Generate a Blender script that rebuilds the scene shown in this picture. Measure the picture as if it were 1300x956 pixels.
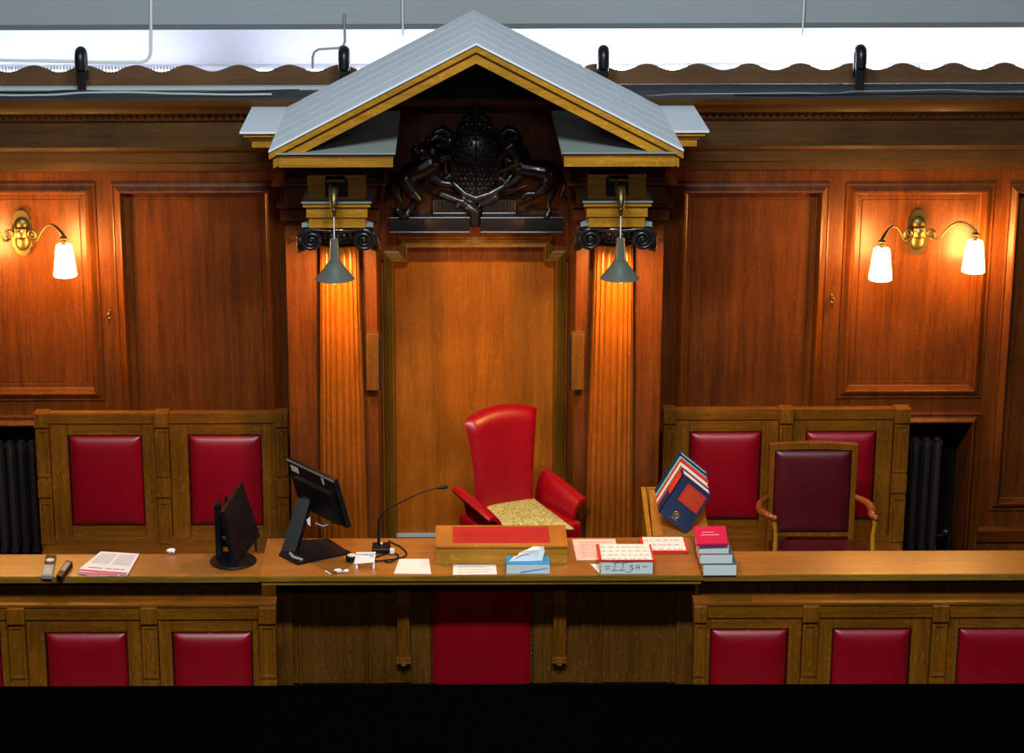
import bpy, bmesh, math, random
from mathutils import Vector, Matrix, noise
random.seed(7)
PI = math.pi
S = bpy.context.scene
COL = S.collection
for o in list(bpy.data.objects): bpy.data.objects.remove(o)

# ------------------------------------------------------------------ camera
H = 5.22                                   # eye height above the judge's dais
PITCH = math.radians(15.9); FPX = 2800.0; CX, CY = 572.0, 434.0; ROLL = .0028
r0 = Vector((1, 0, 0)); u0 = Vector((0, math.sin(PITCH), math.cos(PITCH))); F = Vector((0, math.cos(PITCH), -math.sin(PITCH)))
R = (r0 - ROLL*u0).normalized(); U = (u0 + ROLL*r0).normalized()
CAM = Vector((0, 0, H))
cd = bpy.data.cameras.new('camera'); cam = bpy.data.objects.new('camera', cd); COL.objects.link(cam)
cam.matrix_world = Matrix(((R.x, U.x, -F.x, CAM.x), (R.y, U.y, -F.y, CAM.y), (R.z, U.z, -F.z, CAM.z), (0, 0, 0, 1)))
cd.sensor_width = 36; cd.lens = FPX/1300*36
cd.shift_x = (650-CX)/1300; cd.shift_y = -(478-CY)/1300
cd.clip_start = .05; cd.clip_end = 100
S.camera = cam

# ------------------------------------------------------------------ world, lights, exposure
S.view_settings.view_transform = 'Standard'; S.view_settings.look = 'None'
S.view_settings.gamma = 1; S.view_settings.use_curve_mapping = False
S.view_settings.exposure = 0.0
W = bpy.data.worlds.new('World'); S.world = W; W.use_nodes = True
W.node_tree.nodes['Background'].inputs[0].default_value = (.55, .75, 1, 1)
W.node_tree.nodes['Background'].inputs[1].default_value = .02
def area(name, loc, target, sx, sy, power, col):
    l = bpy.data.lights.new(name, 'AREA'); l.shape = 'RECTANGLE'; l.size = sx; l.size_y = sy; l.energy = power; l.color = col
    o = bpy.data.objects.new(name, l); COL.objects.link(o); o.location = loc
    o.rotation_euler = (Vector(target)-Vector(loc)).to_track_quat('-Z', 'Y').to_euler()
    return o
area('ceiling_lamp_row_left', (-1.05, 4.6, 8.1), (-.9, 12.0, 1.4), 1.3, .5, 400, (.90, .96, 1))
area('ceiling_lamp_row_right', (1.05, 4.6, 8.1), (.9, 12.0, 1.4), 1.3, .5, 400, (.90, .96, 1))
area('frontal_fill', (0, .8, 6.2), (0, 12.0, 2.2), 1.6, .4, 85, (.95, .97, 1))  # dim frontal fill, added to brighten faces under the overhangs

# ------------------------------------------------------------------ pixel measurements -> places in the room
def ray(px, py): return F*FPX + R*(px-CX) - U*(py-CY)
def P(px, py, Y):
    d = ray(px, py); return CAM + d*(Y/d.y)
def G(px, py, z):
    d = ray(px, py); return CAM + d*((z-H)/d.z)
def ZY(py, Y, px=600): return P(px, py, Y).z
def XY(px, py, Y): return P(px, py, Y).x

# ------------------------------------------------------------------ materials
MATS = {}
def base(name):
    m = bpy.data.materials.new(name); m.use_nodes = True; MATS[name] = m
    return m, m.node_tree, m.node_tree.nodes['Principled BSDF']
def mat(name, col, rough=.5, metal=0, emit=None, es=0, spec=.5, coat=0):
    m, t, b = base(name)
    b.inputs['Base Color'].default_value = (*col, 1); b.inputs['Roughness'].default_value = rough
    b.inputs['Metallic'].default_value = metal; b.inputs['Specular IOR Level'].default_value = spec
    b.inputs['Coat Weight'].default_value = coat
    if emit: b.inputs['Emission Color'].default_value = (*emit, 1); b.inputs['Emission Strength'].default_value = es
    return m
def N(t, ty, **kw):
    n = t.nodes.new(ty)
    for k, v in kw.items(): setattr(n, k, v)
    return n
def wood(name, dark, light, axis='Z', rough=.38, scale=1.0, coat=.15, fleck=.35, bump=.12):
    m, t, b = base(name); L = t.links.new
    tc = N(t, 'ShaderNodeTexCoord'); mp = N(t, 'ShaderNodeMapping')
    sc = {'Z': (1, 1, .05), 'X': (.05, 1, 1), 'Y': (1, .05, 1)}[axis]
    mp.inputs['Scale'].default_value = [v*scale for v in sc]
    L(tc.outputs['Object'], mp.inputs['Vector'])
    n1 = N(t, 'ShaderNodeTexNoise'); n1.inputs['Scale'].default_value = 22; n1.inputs['Detail'].default_value = 6; n1.inputs['Roughness'].default_value = .6; n1.inputs['Distortion'].default_value = .8
    n2 = N(t, 'ShaderNodeTexNoise'); n2.inputs['Scale'].default_value = 140; n2.inputs['Detail'].default_value = 3
    L(mp.outputs[0], n1.inputs['Vector']); L(mp.outputs[0], n2.inputs['Vector'])
    mp2 = N(t, 'ShaderNodeMapping'); s2 = {'Z': (1, 1, .35), 'X': (.35, 1, 1), 'Y': (1, .35, 1)}[axis]; mp2.inputs['Scale'].default_value = s2
    L(tc.outputs['Object'], mp2.inputs['Vector'])
    n3 = N(t, 'ShaderNodeTexNoise'); n3.inputs['Scale'].default_value = 38; n3.inputs['Detail'].default_value = 4; n3.inputs['Distortion'].default_value = 2.2
    n4 = N(t, 'ShaderNodeTexNoise'); n4.inputs['Scale'].default_value = 1.6; n4.inputs['Detail'].default_value = 2
    L(mp2.outputs[0], n3.inputs['Vector']); L(tc.outputs['Object'], n4.inputs['Vector'])
    cr = N(t, 'ShaderNodeValToRGB'); cr.color_ramp.elements[0].position = .3; cr.color_ramp.elements[1].position = .72
    cr.color_ramp.elements[0].color = (*dark, 1); cr.color_ramp.elements[1].color = (*light, 1)
    ad = N(t, 'ShaderNodeMath', operation='MULTIPLY_ADD'); ad.inputs[1].default_value = .35; L(n2.outputs['Fac'], ad.inputs[0]); 
    mul = N(t, 'ShaderNodeMath', operation='MULTIPLY'); mul.inputs[1].default_value = .65; L(n1.outputs['Fac'], mul.inputs[0]); L(mul.outputs[0], ad.inputs[2])
    L(ad.outputs[0], cr.inputs['Fac'])
    fr = N(t, 'ShaderNodeValToRGB'); fr.color_ramp.elements[0].position = .56; fr.color_ramp.elements[1].position = .66
    fr.color_ramp.elements[0].color = (0, 0, 0, 1); fr.color_ramp.elements[1].color = (fleck, fleck, fleck, 1); L(n3.outputs['Fac'], fr.inputs['Fac'])
    mx = N(t, 'ShaderNodeMix', data_type='RGBA'); mx.inputs[7].default_value = (*[min(1, c*1.5+.01) for c in light], 1)
    L(fr.outputs['Color'], mx.inputs[0]); L(cr.outputs['Color'], mx.inputs[6])
    mr = N(t, 'ShaderNodeMapRange'); mr.inputs[1].default_value = .3; mr.inputs[2].default_value = .7; mr.inputs[3].default_value = .72; mr.inputs[4].default_value = 1.2
    L(n4.outputs['Fac'], mr.inputs[0])
    m2 = N(t, 'ShaderNodeVectorMath', operation='SCALE'); L(mx.outputs[2], m2.inputs[0]); L(mr.outputs[0], m2.inputs['Scale'])
    L(m2.outputs[0], b.inputs['Base Color'])
    bp = N(t, 'ShaderNodeBump'); bp.inputs['Strength'].default_value = bump; bp.inputs['Distance'].default_value = .004; L(ad.outputs[0], bp.inputs['Height']); L(bp.outputs[0], b.inputs['Normal'])
    b.inputs['Roughness'].default_value = rough; b.inputs['Coat Weight'].default_value = coat; b.inputs['Coat Roughness'].default_value = .22; b.inputs['Specular IOR Level'].default_value = .28
    return m
def leather(name, col, rough=.36):
    m, t, b = base(name); L = t.links.new
    tc = N(t, 'ShaderNodeTexCoord')
    n = N(t, 'ShaderNodeTexNoise'); n.inputs['Scale'].default_value = 6; n.inputs['Detail'].default_value = 4; L(tc.outputs['Object'], n.inputs['Vector'])
    v = N(t, 'ShaderNodeTexVoronoi'); v.inputs['Scale'].default_value = 260; L(tc.outputs['Object'], v.inputs['Vector'])
    cr = N(t, 'ShaderNodeValToRGB'); cr.color_ramp.elements[0].color = (*[c*.8 for c in col], 1); cr.color_ramp.elements[1].color = (*[min(1, c*1.2) for c in col], 1)
    L(n.outputs['Fac'], cr.inputs['Fac']); L(cr.outputs['Color'], b.inputs['Base Color'])
    bp = N(t, 'ShaderNodeBump'); bp.inputs['Strength'].default_value = .12; bp.inputs['Distance'].default_value = .002; L(v.outputs['Distance'], bp.inputs['Height']); L(bp.outputs[0], b.inputs['Normal'])
    b.inputs['Roughness'].default_value = rough; b.inputs['Specular IOR Level'].default_value = .5
    return m
WD, WL = (.050, .011, .0006), (.19, .045, .0028)
M_WALL = wood('mahogany_stained_oak_upright', WD, WL, 'Z', .42, 1.0, .12, .2)
M_WALLX = wood('mahogany_stained_oak_level', WD, WL, 'X', .33, 1.0, .25, .2)
M_DOOR = wood('orange_veneer', (.24, .062, .003), (.47, .13, .006), 'Z', .42, .8, .12, .22)
M_COLM = wood('column_oak', (.16, .038, .002), (.37, .10, .006), 'Z', .36, 1.0, .2, .2)
M_ENT = wood('frieze_oak_level', (.04, .017, .003), (.10, .042, .007), 'X', .5, 1.0, .05, .15)
OD, OL = (.085, .028, .0015), (.27, .096, .005)
M_OAK = wood('bench_oak_upright', OD, OL, 'Z', .38, 1.2, .15, .35)
M_OAKX = wood('bench_oak_level', OD, OL, 'X', .36, 1.2, .15, .3)
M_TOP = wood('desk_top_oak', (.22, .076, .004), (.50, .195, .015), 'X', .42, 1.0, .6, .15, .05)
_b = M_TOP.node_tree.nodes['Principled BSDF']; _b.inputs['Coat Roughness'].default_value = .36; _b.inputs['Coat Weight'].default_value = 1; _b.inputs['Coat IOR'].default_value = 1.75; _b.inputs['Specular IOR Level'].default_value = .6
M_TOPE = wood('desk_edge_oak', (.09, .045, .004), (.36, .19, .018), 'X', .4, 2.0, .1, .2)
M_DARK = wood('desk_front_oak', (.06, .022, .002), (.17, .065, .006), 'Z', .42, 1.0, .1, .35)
M_GOLD = wood('golden_oak_level', (.26, .11, .006), (.56, .27, .018), 'X', .4, 1.2, .15, .3)
M_RACK = wood('pale_orange_oak', (.34, .13, .02), (.52, .23, .04), 'Y', .4, 1.0, .1, .3)
M_RED = leather('red_leather', (.25, .001, .009), .36)
M_REDC = leather('chair_red_leather', (.27, .001, .007), .34)
M_BURG = leather('burgundy_leather', (.075, .005, .010), .33)
M_INSET = leather('red_writing_leather', (.40, .02, .02), .5)
M_BOARD = mat('weathered_white_paint', (.68, .77, .84), .6)
M_LEDGE = mat('grey_green_paint', (.24, .30, .29), .6)
M_BLACKW = mat('ebonised_wood_and_shade', (.012, .011, .012), .30, coat=.3)
M_IRON = mat('black_iron', (.012, .013, .014), .35, .3)
M_BRASS = mat('aged_brass', (.30, .20, .07), .35, 1)
M_BRASSD = mat('dark_brass', (.16, .12, .045), .4, .9)
M_LAMP = mat('grey_green_enamel', (.11, .13, .105), .35)
M_LAMPIN = mat('white_enamel', (.8, .8, .75), .4)
M_GLASS = mat('lit_opal_glass', (.9, .85, .75), .4, emit=(1, .50, .13), es=110)
M_BULB = mat('lit_bulb', (.9, .85, .75), .4, emit=(1, .50, .14), es=60)
M_TUBE = mat('lit_fluorescent_tube', (.9, .9, .95), .4, emit=(.85, .90, 1), es=34)
M_COVE = mat('white_gloss_paint', (.82, .82, .88), .35)
M_GREY = mat('grey_wall_paint', (.30, .345, .36), .7)
M_GREYD = mat('grey_moulding_paint', (.12, .15, .155), .7)
M_STRIP = mat('pale_strip_paint', (.42, .50, .50), .6)
M_WHITE = mat('white_plastic', (.75, .77, .77), .4)
M_PAPER = mat('paper', (.88, .88, .92), .7)
M_TISS = mat('soft_white_tissue', (.92, .92, .92), .9)
M_PAPERP = mat('pink_paper', (.80, .62, .60), .7)
M_PINK = mat('pink_ink', (.62, .10, .15), .6)
M_INK = mat('grey_ink', (.10, .10, .13), .7)
M_BLK = mat('black_plastic', (.004, .004, .006), .45, spec=.3)
M_SCREEN = mat('switched_off_screen', (.006, .006, .010), .55, spec=.2)
M_GREYP = mat('grey_plastic', (.25, .26, .28), .4)
M_BLUE = mat('blue_card', (.02, .30, .72), .5)
M_PALEB = mat('pale_blue_card', (.72, .82, .80), .55)
M_NAVY = mat('navy_cloth', (.008, .028, .09), .5)
M_LBLUE = mat('light_blue_cover', (.12, .45, .70), .45)
M_REDB = mat('red_cover', (.62, .035, .012), .5)
M_SLATE = mat('slate_cover', (.10, .14, .18), .5)
M_MAG = mat('crimson_cover', (.60, .01, .09), .4)
M_PAGE = mat('page_edges', (.78, .72, .74), .7)
M_GILT = mat('gilt', (.5, .36, .12), .4, .7)
M_VOID = mat('filler_black', (.0012, .0012, .0012), 1, spec=0)
M_RAD = mat('dark_radiator_paint', (.022, .016, .014), .35)
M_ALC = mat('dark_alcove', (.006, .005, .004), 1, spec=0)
M_NAIL = mat('dark_nail', (.05, .01, .01), .4, .5)
M_SMOKE = mat('grey_post_paint', (.045, .055, .065), .5)
M_CREAM = None
def floral():
    m, t, b = base('green_floral_cloth'); L = t.links.new
    tc = N(t, 'ShaderNodeTexCoord')
    v = N(t, 'ShaderNodeTexNoise'); v.inputs['Scale'].default_value = 42; v.inputs['Detail'].default_value = 3; v.inputs['Distortion'].default_value = 2.5; L(tc.outputs['Object'], v.inputs['Vector'])
    cr = N(t, 'ShaderNodeValToRGB'); e = cr.color_ramp.elements; e[0].position = .40; e[1].position = .56
    e[0].color = (.16, .17, .05, 1); e[1].color = (.52, .50, .19, 1)
    L(v.outputs['Fac'], cr.inputs['Fac']); L(cr.outputs['Color'], b.inputs['Base Color']); b.inputs['Roughness'].default_value = .8
    return m
M_FLOR = floral()

# ------------------------------------------------------------------ mesh helpers
class MB:
    def __init__(s, xf=None): s.v = []; s.f = []; s.xf = xf
    def add(s, vs, fs):
        n = len(s.v)
        for v in vs:
            v = Vector(v); s.v.append(s.xf @ v if s.xf else v)
        s.f += [tuple(n+i for i in f) for f in fs]
        return s
    def from_bm(s, bm):
        bm.verts.index_update(); s.add([v.co.copy() for v in bm.verts], [[v.index for v in f.verts] for f in bm.faces]); bm.free(); return s
    def box(s, a, b, bev=0, M=None, seg=2):
        a = Vector(a); b = Vector(b); bm = bmesh.new(); bmesh.ops.create_cube(bm, size=1)
        for v in bm.verts: v.co = Vector(((a.x+b.x)/2+v.co.x*(b.x-a.x), (a.y+b.y)/2+v.co.y*(b.y-a.y), (a.z+b.z)/2+v.co.z*(b.z-a.z)))
        if min(abs(b.x-a.x), abs(b.y-a.y), abs(b.z-a.z)) < 2.2*bev: bev = min(abs(b.x-a.x), abs(b.y-a.y), abs(b.z-a.z))*.3
        if bev > 0: bmesh.ops.bevel(bm, geom=bm.edges[:], offset=bev, segments=seg, affect='EDGES', profile=.7)
        bmesh.ops.recalc_face_normals(bm, faces=bm.faces)
        if M: bm.transform(M)
        return s.from_bm(bm)
    def tube(s, pts, r, n=10, cap=True):
        pts = [Vector(p) for p in pts]; m = len(pts); rs = r if isinstance(r, (list, tuple)) else [r]*m
        vs = []; fs = []
        t = (pts[1]-pts[0]).normalized(); a = Vector((0, 0, 1)) if abs(t.z) < .9 else Vector((1, 0, 0)); nx = t.cross(a).normalized()
        for i in range(m):
            if i == 0: t = pts[1]-pts[0]
            elif i == m-1: t = pts[-1]-pts[-2]
            else: t = (pts[i+1]-pts[i]).normalized()+(pts[i]-pts[i-1]).normalized()
            if t.length < 1e-9: t = Vector((0, 0, 1))
            t.normalize(); nx = (nx-t*nx.dot(t)).normalized(); ny = t.cross(nx)
            for k in range(n):
                an = 2*PI*k/n; vs.append(pts[i]+(nx*math.cos(an)+ny*math.sin(an))*rs[i])
        for i in range(m-1):
            for k in range(n): fs.append((i*n+k, i*n+(k+1) % n, (i+1)*n+(k+1) % n, (i+1)*n+k))
        if cap: fs.append(tuple(range(n-1, -1, -1))); fs.append(tuple((m-1)*n+k for k in range(n)))
        return s.add(vs, fs)
    def lathe(s, prof, c, n=24, a0=0, a1=2*PI, fn=None):
        c = Vector(c); full = abs(a1-a0-2*PI) < 1e-6; cols = n if full else n+1; vs = []; fs = []
        for (r, z) in prof:
            for k in range(cols):
                an = a0+(a1-a0)*k/n; rr = r*(fn(an) if fn else 1); vs.append(c+Vector((math.cos(an)*rr, math.sin(an)*rr, z)))
        for i in range(len(prof)-1):
            for k in range(n):
                k2 = (k+1) % cols; fs.append((i*cols+k, i*cols+k2, (i+1)*cols+k2, (i+1)*cols+k))
        if full: fs.append(tuple(range(cols-1, -1, -1))); fs.append(tuple((len(prof)-1)*cols+k for k in range(cols)))
        return s.add(vs, fs)
    def ball(s, c, r, n=12, M=None):
        bm = bmesh.new(); bmesh.ops.create_uvsphere(bm, u_segments=n, v_segments=max(6, n*2//3), radius=1)
        r = r if isinstance(r, (tuple, list)) else (r, r, r); X = Matrix.Diagonal((*r, 1))
        if M: X = M.to_4x4() @ X
        bm.transform(Matrix.Translation(Vector(c)) @ X); return s.from_bm(bm)
    def exx(s, prof, x0, x1, closed=True):          # profile of (Y,z) drawn along X
        n = len(prof); vs = [(x0, y, z) for y, z in prof]+[(x1, y, z) for y, z in prof]
        fs = [(i, (i+1) % n, n+(i+1) % n, n+i) for i in range(n if closed else n-1)]
        if closed: fs += [tuple(range(n-1, -1, -1)), tuple(range(n, 2*n))]
        return s.add(vs, fs)
    def exy(s, prof, y0, y1):                       # outline of (X,z) given a thickness in Y
        n = len(prof); vs = [(x, y0, z) for x, z in prof]+[(x, y1, z) for x, z in prof]
        fs = [(i, (i+1) % n, n+(i+1) % n, n+i) for i in range(n)]+[tuple(range(n-1, -1, -1)), tuple(range(n, 2*n))]
        return s.add(vs, fs)
    def exz(s, prof, z0, z1):
        n = len(prof); vs = [(x, y, z0) for x, y in prof]+[(x, y, z1) for x, y in prof]
        fs = [(i, (i+1) % n, n+(i+1) % n, n+i) for i in range(n)]+[tuple(range(n-1, -1, -1)), tuple(range(n, 2*n))]
        return s.add(vs, fs)
    def slab(s, q, d):                              # quad corners + thickness vector
        q = [Vector(p) for p in q]; d = Vector(d); n = len(q)
        return s.add(q+[p+d for p in q], [tuple(range(n-1, -1, -1)), tuple(range(n, 2*n))]+[(i, (i+1) % n, n+(i+1) % n, n+i) for i in range(n)])
    def ring(s, x0, x1, z0, z1, Y, prof):           # mitred frame, profile (inset, proud of Y)
        vs = []; fs = []
        for (i, o) in prof: vs += [(x0+i, Y-o, z0+i), (x1-i, Y-o, z0+i), (x1-i, Y-o, z1-i), (x0+i, Y-o, z1-i)]
        for k in range(len(prof)-1):
            for j in range(4): fs.append((4*k+j, 4*k+(j+1) % 4, 4*k+4+(j+1) % 4, 4*k+4+j))
        return s.add(vs, fs)
    def pad(s, x0, x1, z0, z1, Y, d, nx=22, nz=24, scal=.004, back=.02):   # buttoned-edge leather pad bulging toward -Y
        vs = []; fs = []
        w = x1-x0; h = z1-z0
        for j in range(nz+1):
            for i in range(nx+1):
                u = i/nx; v = j/nz; uu = .5-.5*math.cos(PI*u); vv = .5-.5*math.cos(PI*v)
                e = min(min(uu, 1-uu)*w, min(vv, 1-vv)*h)
                k = 1-math.exp(-e/.024); b = d*k*(1+.25*math.sin(PI*uu)*math.sin(PI*vv))
                x = x0+uu*w; z = z0+vv*h
                sc = scal*abs(math.sin(PI*(x-x0)/w*11)) if (j in (0, nz)) else 0
                sc2 = scal*abs(math.sin(PI*(z-z0)/h*13)) if (i in (0, nx)) else 0
                z += (sc if j == 0 else -sc if j == nz else 0); x += (sc2 if i == 0 else -sc2 if i == nx else 0)
                vs.append((x, Y-b-.001, z))
        for j in range(nz):
            for i in range(nx): a = j*(nx+1)+i; fs.append((a, a+1, a+nx+2, a+nx+1))
        n = len(vs); vs += [(x0, Y+back, z0), (x1, Y+back, z0), (x1, Y+back, z1), (x0, Y+back, z1)]
        c = [0, nx, nz*(nx+1)+nx, nz*(nx+1)]
        bot = list(range(0, nx+1)); fs.append(tuple(bot[::-1]+[n, n+1])); top = list(range(nz*(nx+1), nz*(nx+1)+nx+1)); fs.append(tuple(top+[n+2, n+3]))
        lf = [j*(nx+1) for j in range(nz+1)]; fs.append(tuple(lf+[n+3, n])); rt = [j*(nx+1)+nx for j in range(nz+1)]; fs.append(tuple(rt[::-1]+[n+1, n+2]))
        fs.append((n, n+3, n+2, n+1))
        return s.add(vs, fs)
    def build(s, name, m, parent=None, smooth=None, origin=None):
        o0 = Vector(parent['_o']) if parent is not None and '_o' in parent else Vector((0, 0, 0))
        if parent is None:
            if origin is None:
                xs = [v.x for v in s.v]; ys = [v.y for v in s.v]; zs = [v.z for v in s.v]; origin = ((min(xs)+max(xs))/2, (min(ys)+max(ys))/2, min(zs))
            o0 = Vector(origin)
        me = bpy.data.meshes.new(name); me.from_pydata([v-o0 for v in s.v], [], s.f); me.update()
        bm = bmesh.new(); bm.from_mesh(me); bmesh.ops.recalc_face_normals(bm, faces=bm.faces); bm.to_mesh(me); bm.free()
        if smooth:
            for p in me.polygons: p.use_smooth = True
            me.set_sharp_from_angle(angle=math.radians(smooth))
        ob = bpy.data.objects.new(name, me); COL.objects.link(ob); me.materials.append(m)
        if parent is None: ob.location = o0
        else: ob.parent = parent
        ob['_o'] = tuple(o0)
        return ob
def thing(name, label, cat, loc, group=None):
    e = bpy.data.objects.new(name, None); e.empty_display_size = .1; COL.objects.link(e); e.location = loc
    e['label'] = label; e['category'] = cat; e['_o'] = tuple(loc)
    if group: e['group'] = group
    return e
def tag(o, label, cat, group=None):
    o['label'] = label; o['category'] = cat
    if group: o['group'] = group
    return o
def struct(o): o['kind'] = 'structure'; return o

# planes (metres from the camera, measured along the floor)
YW = 13.0        # wall face
YC = 11.0        # front edge of the counter
ZC = ZY(731, YC)             # counter top height
YP = 11.47       # front of the canopy
YB = 12.62       # upper benches
YF = 10.86       # lower benches
ZWELL = -.30

# ------------------------------------------------------------------ setting
m = MB(); m.box((-4.2, 10.9, -.06), (4.2, 14.3, 0)); struct(m.build('floor', M_ALC))
m = MB(); m.box((-4.2, 9.0, ZWELL-.06), (4.2, 11.5, ZWELL)); struct(m.build('floor', M_ALC))

# back wall panelling
def wallpanel(mb, px0, px1, py0, py1, flip=False):
    x0 = XY(px0, py0, YW); x1 = XY(px1, py0, YW); z1 = ZY(py0, YW, (px0+px1)/2); z0 = ZY(py1, YW, (px0+px1)/2)
    mb.ring(x0, x1, z0, z1, YW, [(0, 0), (.003, .010), (.010, .012), (.014, .006), (.020, .009), (.044, .030), (.054, .033), (.060, .022), (.066, .002), (.072, -.026), (.078, -.03), (.105, -.03), (.108, -.034), (.112, -.03)])
    return x0, x1, z0, z1
zbot = 0.0; ztop = ZY(214, 12.93)
wall = MB(); rects = []
pan = MB()
spec = [(-300, -90, 232, 648), (-69, 121, 232, 509), (140.5, 352, 232, 640), (858, 1055, 232, 640), (1074, 1264, 232, 505.5), (1281, 1475, 232, 648)]
for i, (a, b, c, d) in enumerate(spec):
    pm = MB(); x0, x1, z0, z1 = wallpanel(pm, a, b, c, d); rects.append((x0, x1, z0, z1))
    pan.v and None
    n = len(pan.v); pan.v += pm.v; pan.f += [tuple(n+j for j in f) for f in pm.f]
    pan.add([(x0+.112, YW+.03, z0+.112), (x1-.112, YW+.03, z0+.112), (x1-.112, YW+.03, z1-.112), (x0+.112, YW+.03, z1-.112)], [(0, 1, 2, 3)])
# alcoves under the sconce panels
alc = []
for (a, b, c, d, k) in [(-58, 135, 527, 720, 1), (1062, 1246, 523, 712, 4)]:
    x0 = rects[k][0]+.03; x1 = XY(b, c, YW) if k == 4 else XY(130, c, YW); z1 = ZY(c, YW, (a+b)/2); z0 = -.06
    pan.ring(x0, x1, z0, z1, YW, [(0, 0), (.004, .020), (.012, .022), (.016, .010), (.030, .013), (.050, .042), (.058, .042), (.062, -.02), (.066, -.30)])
    alc.append((x0, x1, z0, z1))
# stiles and rails = the plane around rects/alcoves, cut into columns
holes = rects+alc
xs = sorted(set([-4.2, 4.2]+[h[0] for h in holes]+[h[1] for h in holes])); zs = sorted(set([0, ztop+.05]+[h[2] for h in holes]+[h[3] for h in holes]))
for i in range(len(xs)-1):
    for j in range(len(zs)-1):
        cx = (xs[i]+xs[i+1])/2; cz = (zs[j]+zs[j+1])/2
        if any(h[0] < cx < h[1] and h[2] < cz < h[3] for h in holes): continue
        wall.add([(xs[i], YW, zs[j]), (xs[i+1], YW, zs[j]), (xs[i+1], YW, zs[j+1]), (xs[i], YW, zs[j+1])], [(0, 1, 2, 3)])
wall.add([(-4.2, YW+.3, 0), (4.2, YW+.3, 0), (4.2, YW+.3, 1.6), (-4.2, YW+.3, 1.6)], [(0, 1, 2, 3)])
w = struct(wall.build('wall_back', M_WALL)); 
pan.build('wall_panelling', M_WALL, w)
# alcove lining
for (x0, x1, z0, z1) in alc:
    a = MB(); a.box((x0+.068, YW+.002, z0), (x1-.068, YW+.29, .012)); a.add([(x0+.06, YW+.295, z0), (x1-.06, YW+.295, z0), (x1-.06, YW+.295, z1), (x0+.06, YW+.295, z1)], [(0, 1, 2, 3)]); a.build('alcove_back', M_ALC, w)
# entablature on the wall
def zz(py, Y): return ZY(py, Y, 600)
prof = [(YW+.25, zz(232, YW)), (YW, zz(217, YW)), (YW-.02, zz(216, YW-.02)), (YW-.03, zz(206, YW-.03)), (YW-.05, zz(205, YW-.05)), (YW-.055, zz(192, YW-.055)), (YW-.085, zz(190, YW-.085)), (YW-.095, zz(186, YW-.095)), (YW-.04, zz(185.4, YW-.04)),
        (YW-.04, zz(154, YW-.04)), (YW-.07, zz(151.5, YW-.07)), (YW-.07, zz(150, YW-.07)), (YW-.075, zz(144, YW-.075)), (YW-.15, zz(143, YW-.15)), (YW-.17, zz(138, YW-.17)), (YW-.21, zz(134, YW-.21)), (YW-.22, zz(129, YW-.22)), (YW-.225, zz(126, YW-.225)), (YW+.25, zz(126, YW-.225))]
e = MB(); e.exx(prof, -4.2, 4.2); tr = struct(e.build('trim_1', M_ENT, smooth=25))
d = MB()
x = -4.1
while x < 4.1:
    if not (-1.0 < x < 1.3): d.box((x, YW-.092, zz(150.5, YW-.1)), (x+.022, YW-.07, zz(144, YW-.1)))
    x += .042
d.build('dentils', M_ENT, tr)
dado = MB(); dado.exx([(YW, ZY(690, YW)), (YW-.02, ZY(690, YW-.02)), (YW-.03, ZY(676, YW-.03)), (YW-.01, ZY(672, YW-.01)), (YW, ZY(670, YW))], XY(1240, 680, YW), 4.2)
dado.build('dado_rail', M_WALLX, w)
dk = MB(); dk.box((-4.2, YW-.215, zz(126, YW-.225)), (4.2, YW+.27, zz(126, YW-.225)+.004)); dk.build('dusty_top', mat('dusty_dark_top', (.03, .034, .042), .8), tr)
# shelf top clutter: pale strip on the left, dark on the right
zs0 = zz(126, YW-.225)+.004
st = MB(); st.box((-4.2, YW+.10, zs0), (XY(420, 112, 13.1), YW+.16, zz(109.5, YW+.1))); struct(st.build('trim_2', M_STRIP))
# scalloped board
YS = 13.28
zt = zz(82, YS); za = zz(90.5, YS); zb = zs0
amp = (zt-za)/2; mid = (zt+za)/2; lam = XY(172, 85, YS)-XY(107, 85, YS); x0s = XY(107, 85, YS)
pts = []
n = 560
for i in range(n+1):
    x = -4.2+8.4*i/n; pts.append((x, mid+amp*math.cos(2*PI*(x-x0s)/lam)))
sb = MB(); vs = []; fs = []
for (x, z) in pts: vs += [(x, YS, zb), (x, YS, z), (x, YS+.025, zb), (x, YS+.025, z)]
for i in range(n):
    a = 4*i; fs += [(a, a+4, a+5, a+1), (a+2, a+3, a+7, a+6), (a+1, a+5, a+7, a+3)]
sb.add(vs, fs); struct(sb.build('trim_3', wood('scallop_board_wood', (.085, .04, .014), (.15, .075, .028), 'X', .6, 1, 0, .1)))
# cove wall, grey wall above
YK = 14.25; YG = 13.55
zk = zz(36.5, YG); zk2 = zz(30, YG)
c = MB(); c.exx([(YK, zs0-.1), (YK, zk+.12), (YK-.12, zk+.2), (YG+.02, zk+.2), (YG+.02, zk+.22), (YK+.05, zk+.22), (YK+.05, zs0-.1)], -4.2, 4.2); c.exx([(YS+.03, zs0-.05), (YK, zs0-.05), (YK, zs0-.02), (YS+.03, zs0-.02)], -4.2, 4.2)
struct(c.build('wall_clerestory', M_COVE, smooth=40))
g = MB(); g.box((-4.2, YG, zk2), (4.2, YG+.06, zk2+1.8)); gw = struct(g.build('wall_upper', M_GREY))
g = MB(); g.box((-4.2, YG-.012, zk), (4.2, YG+.06, zk2)); g.build('lower_moulding', M_GREYD, gw)
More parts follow.
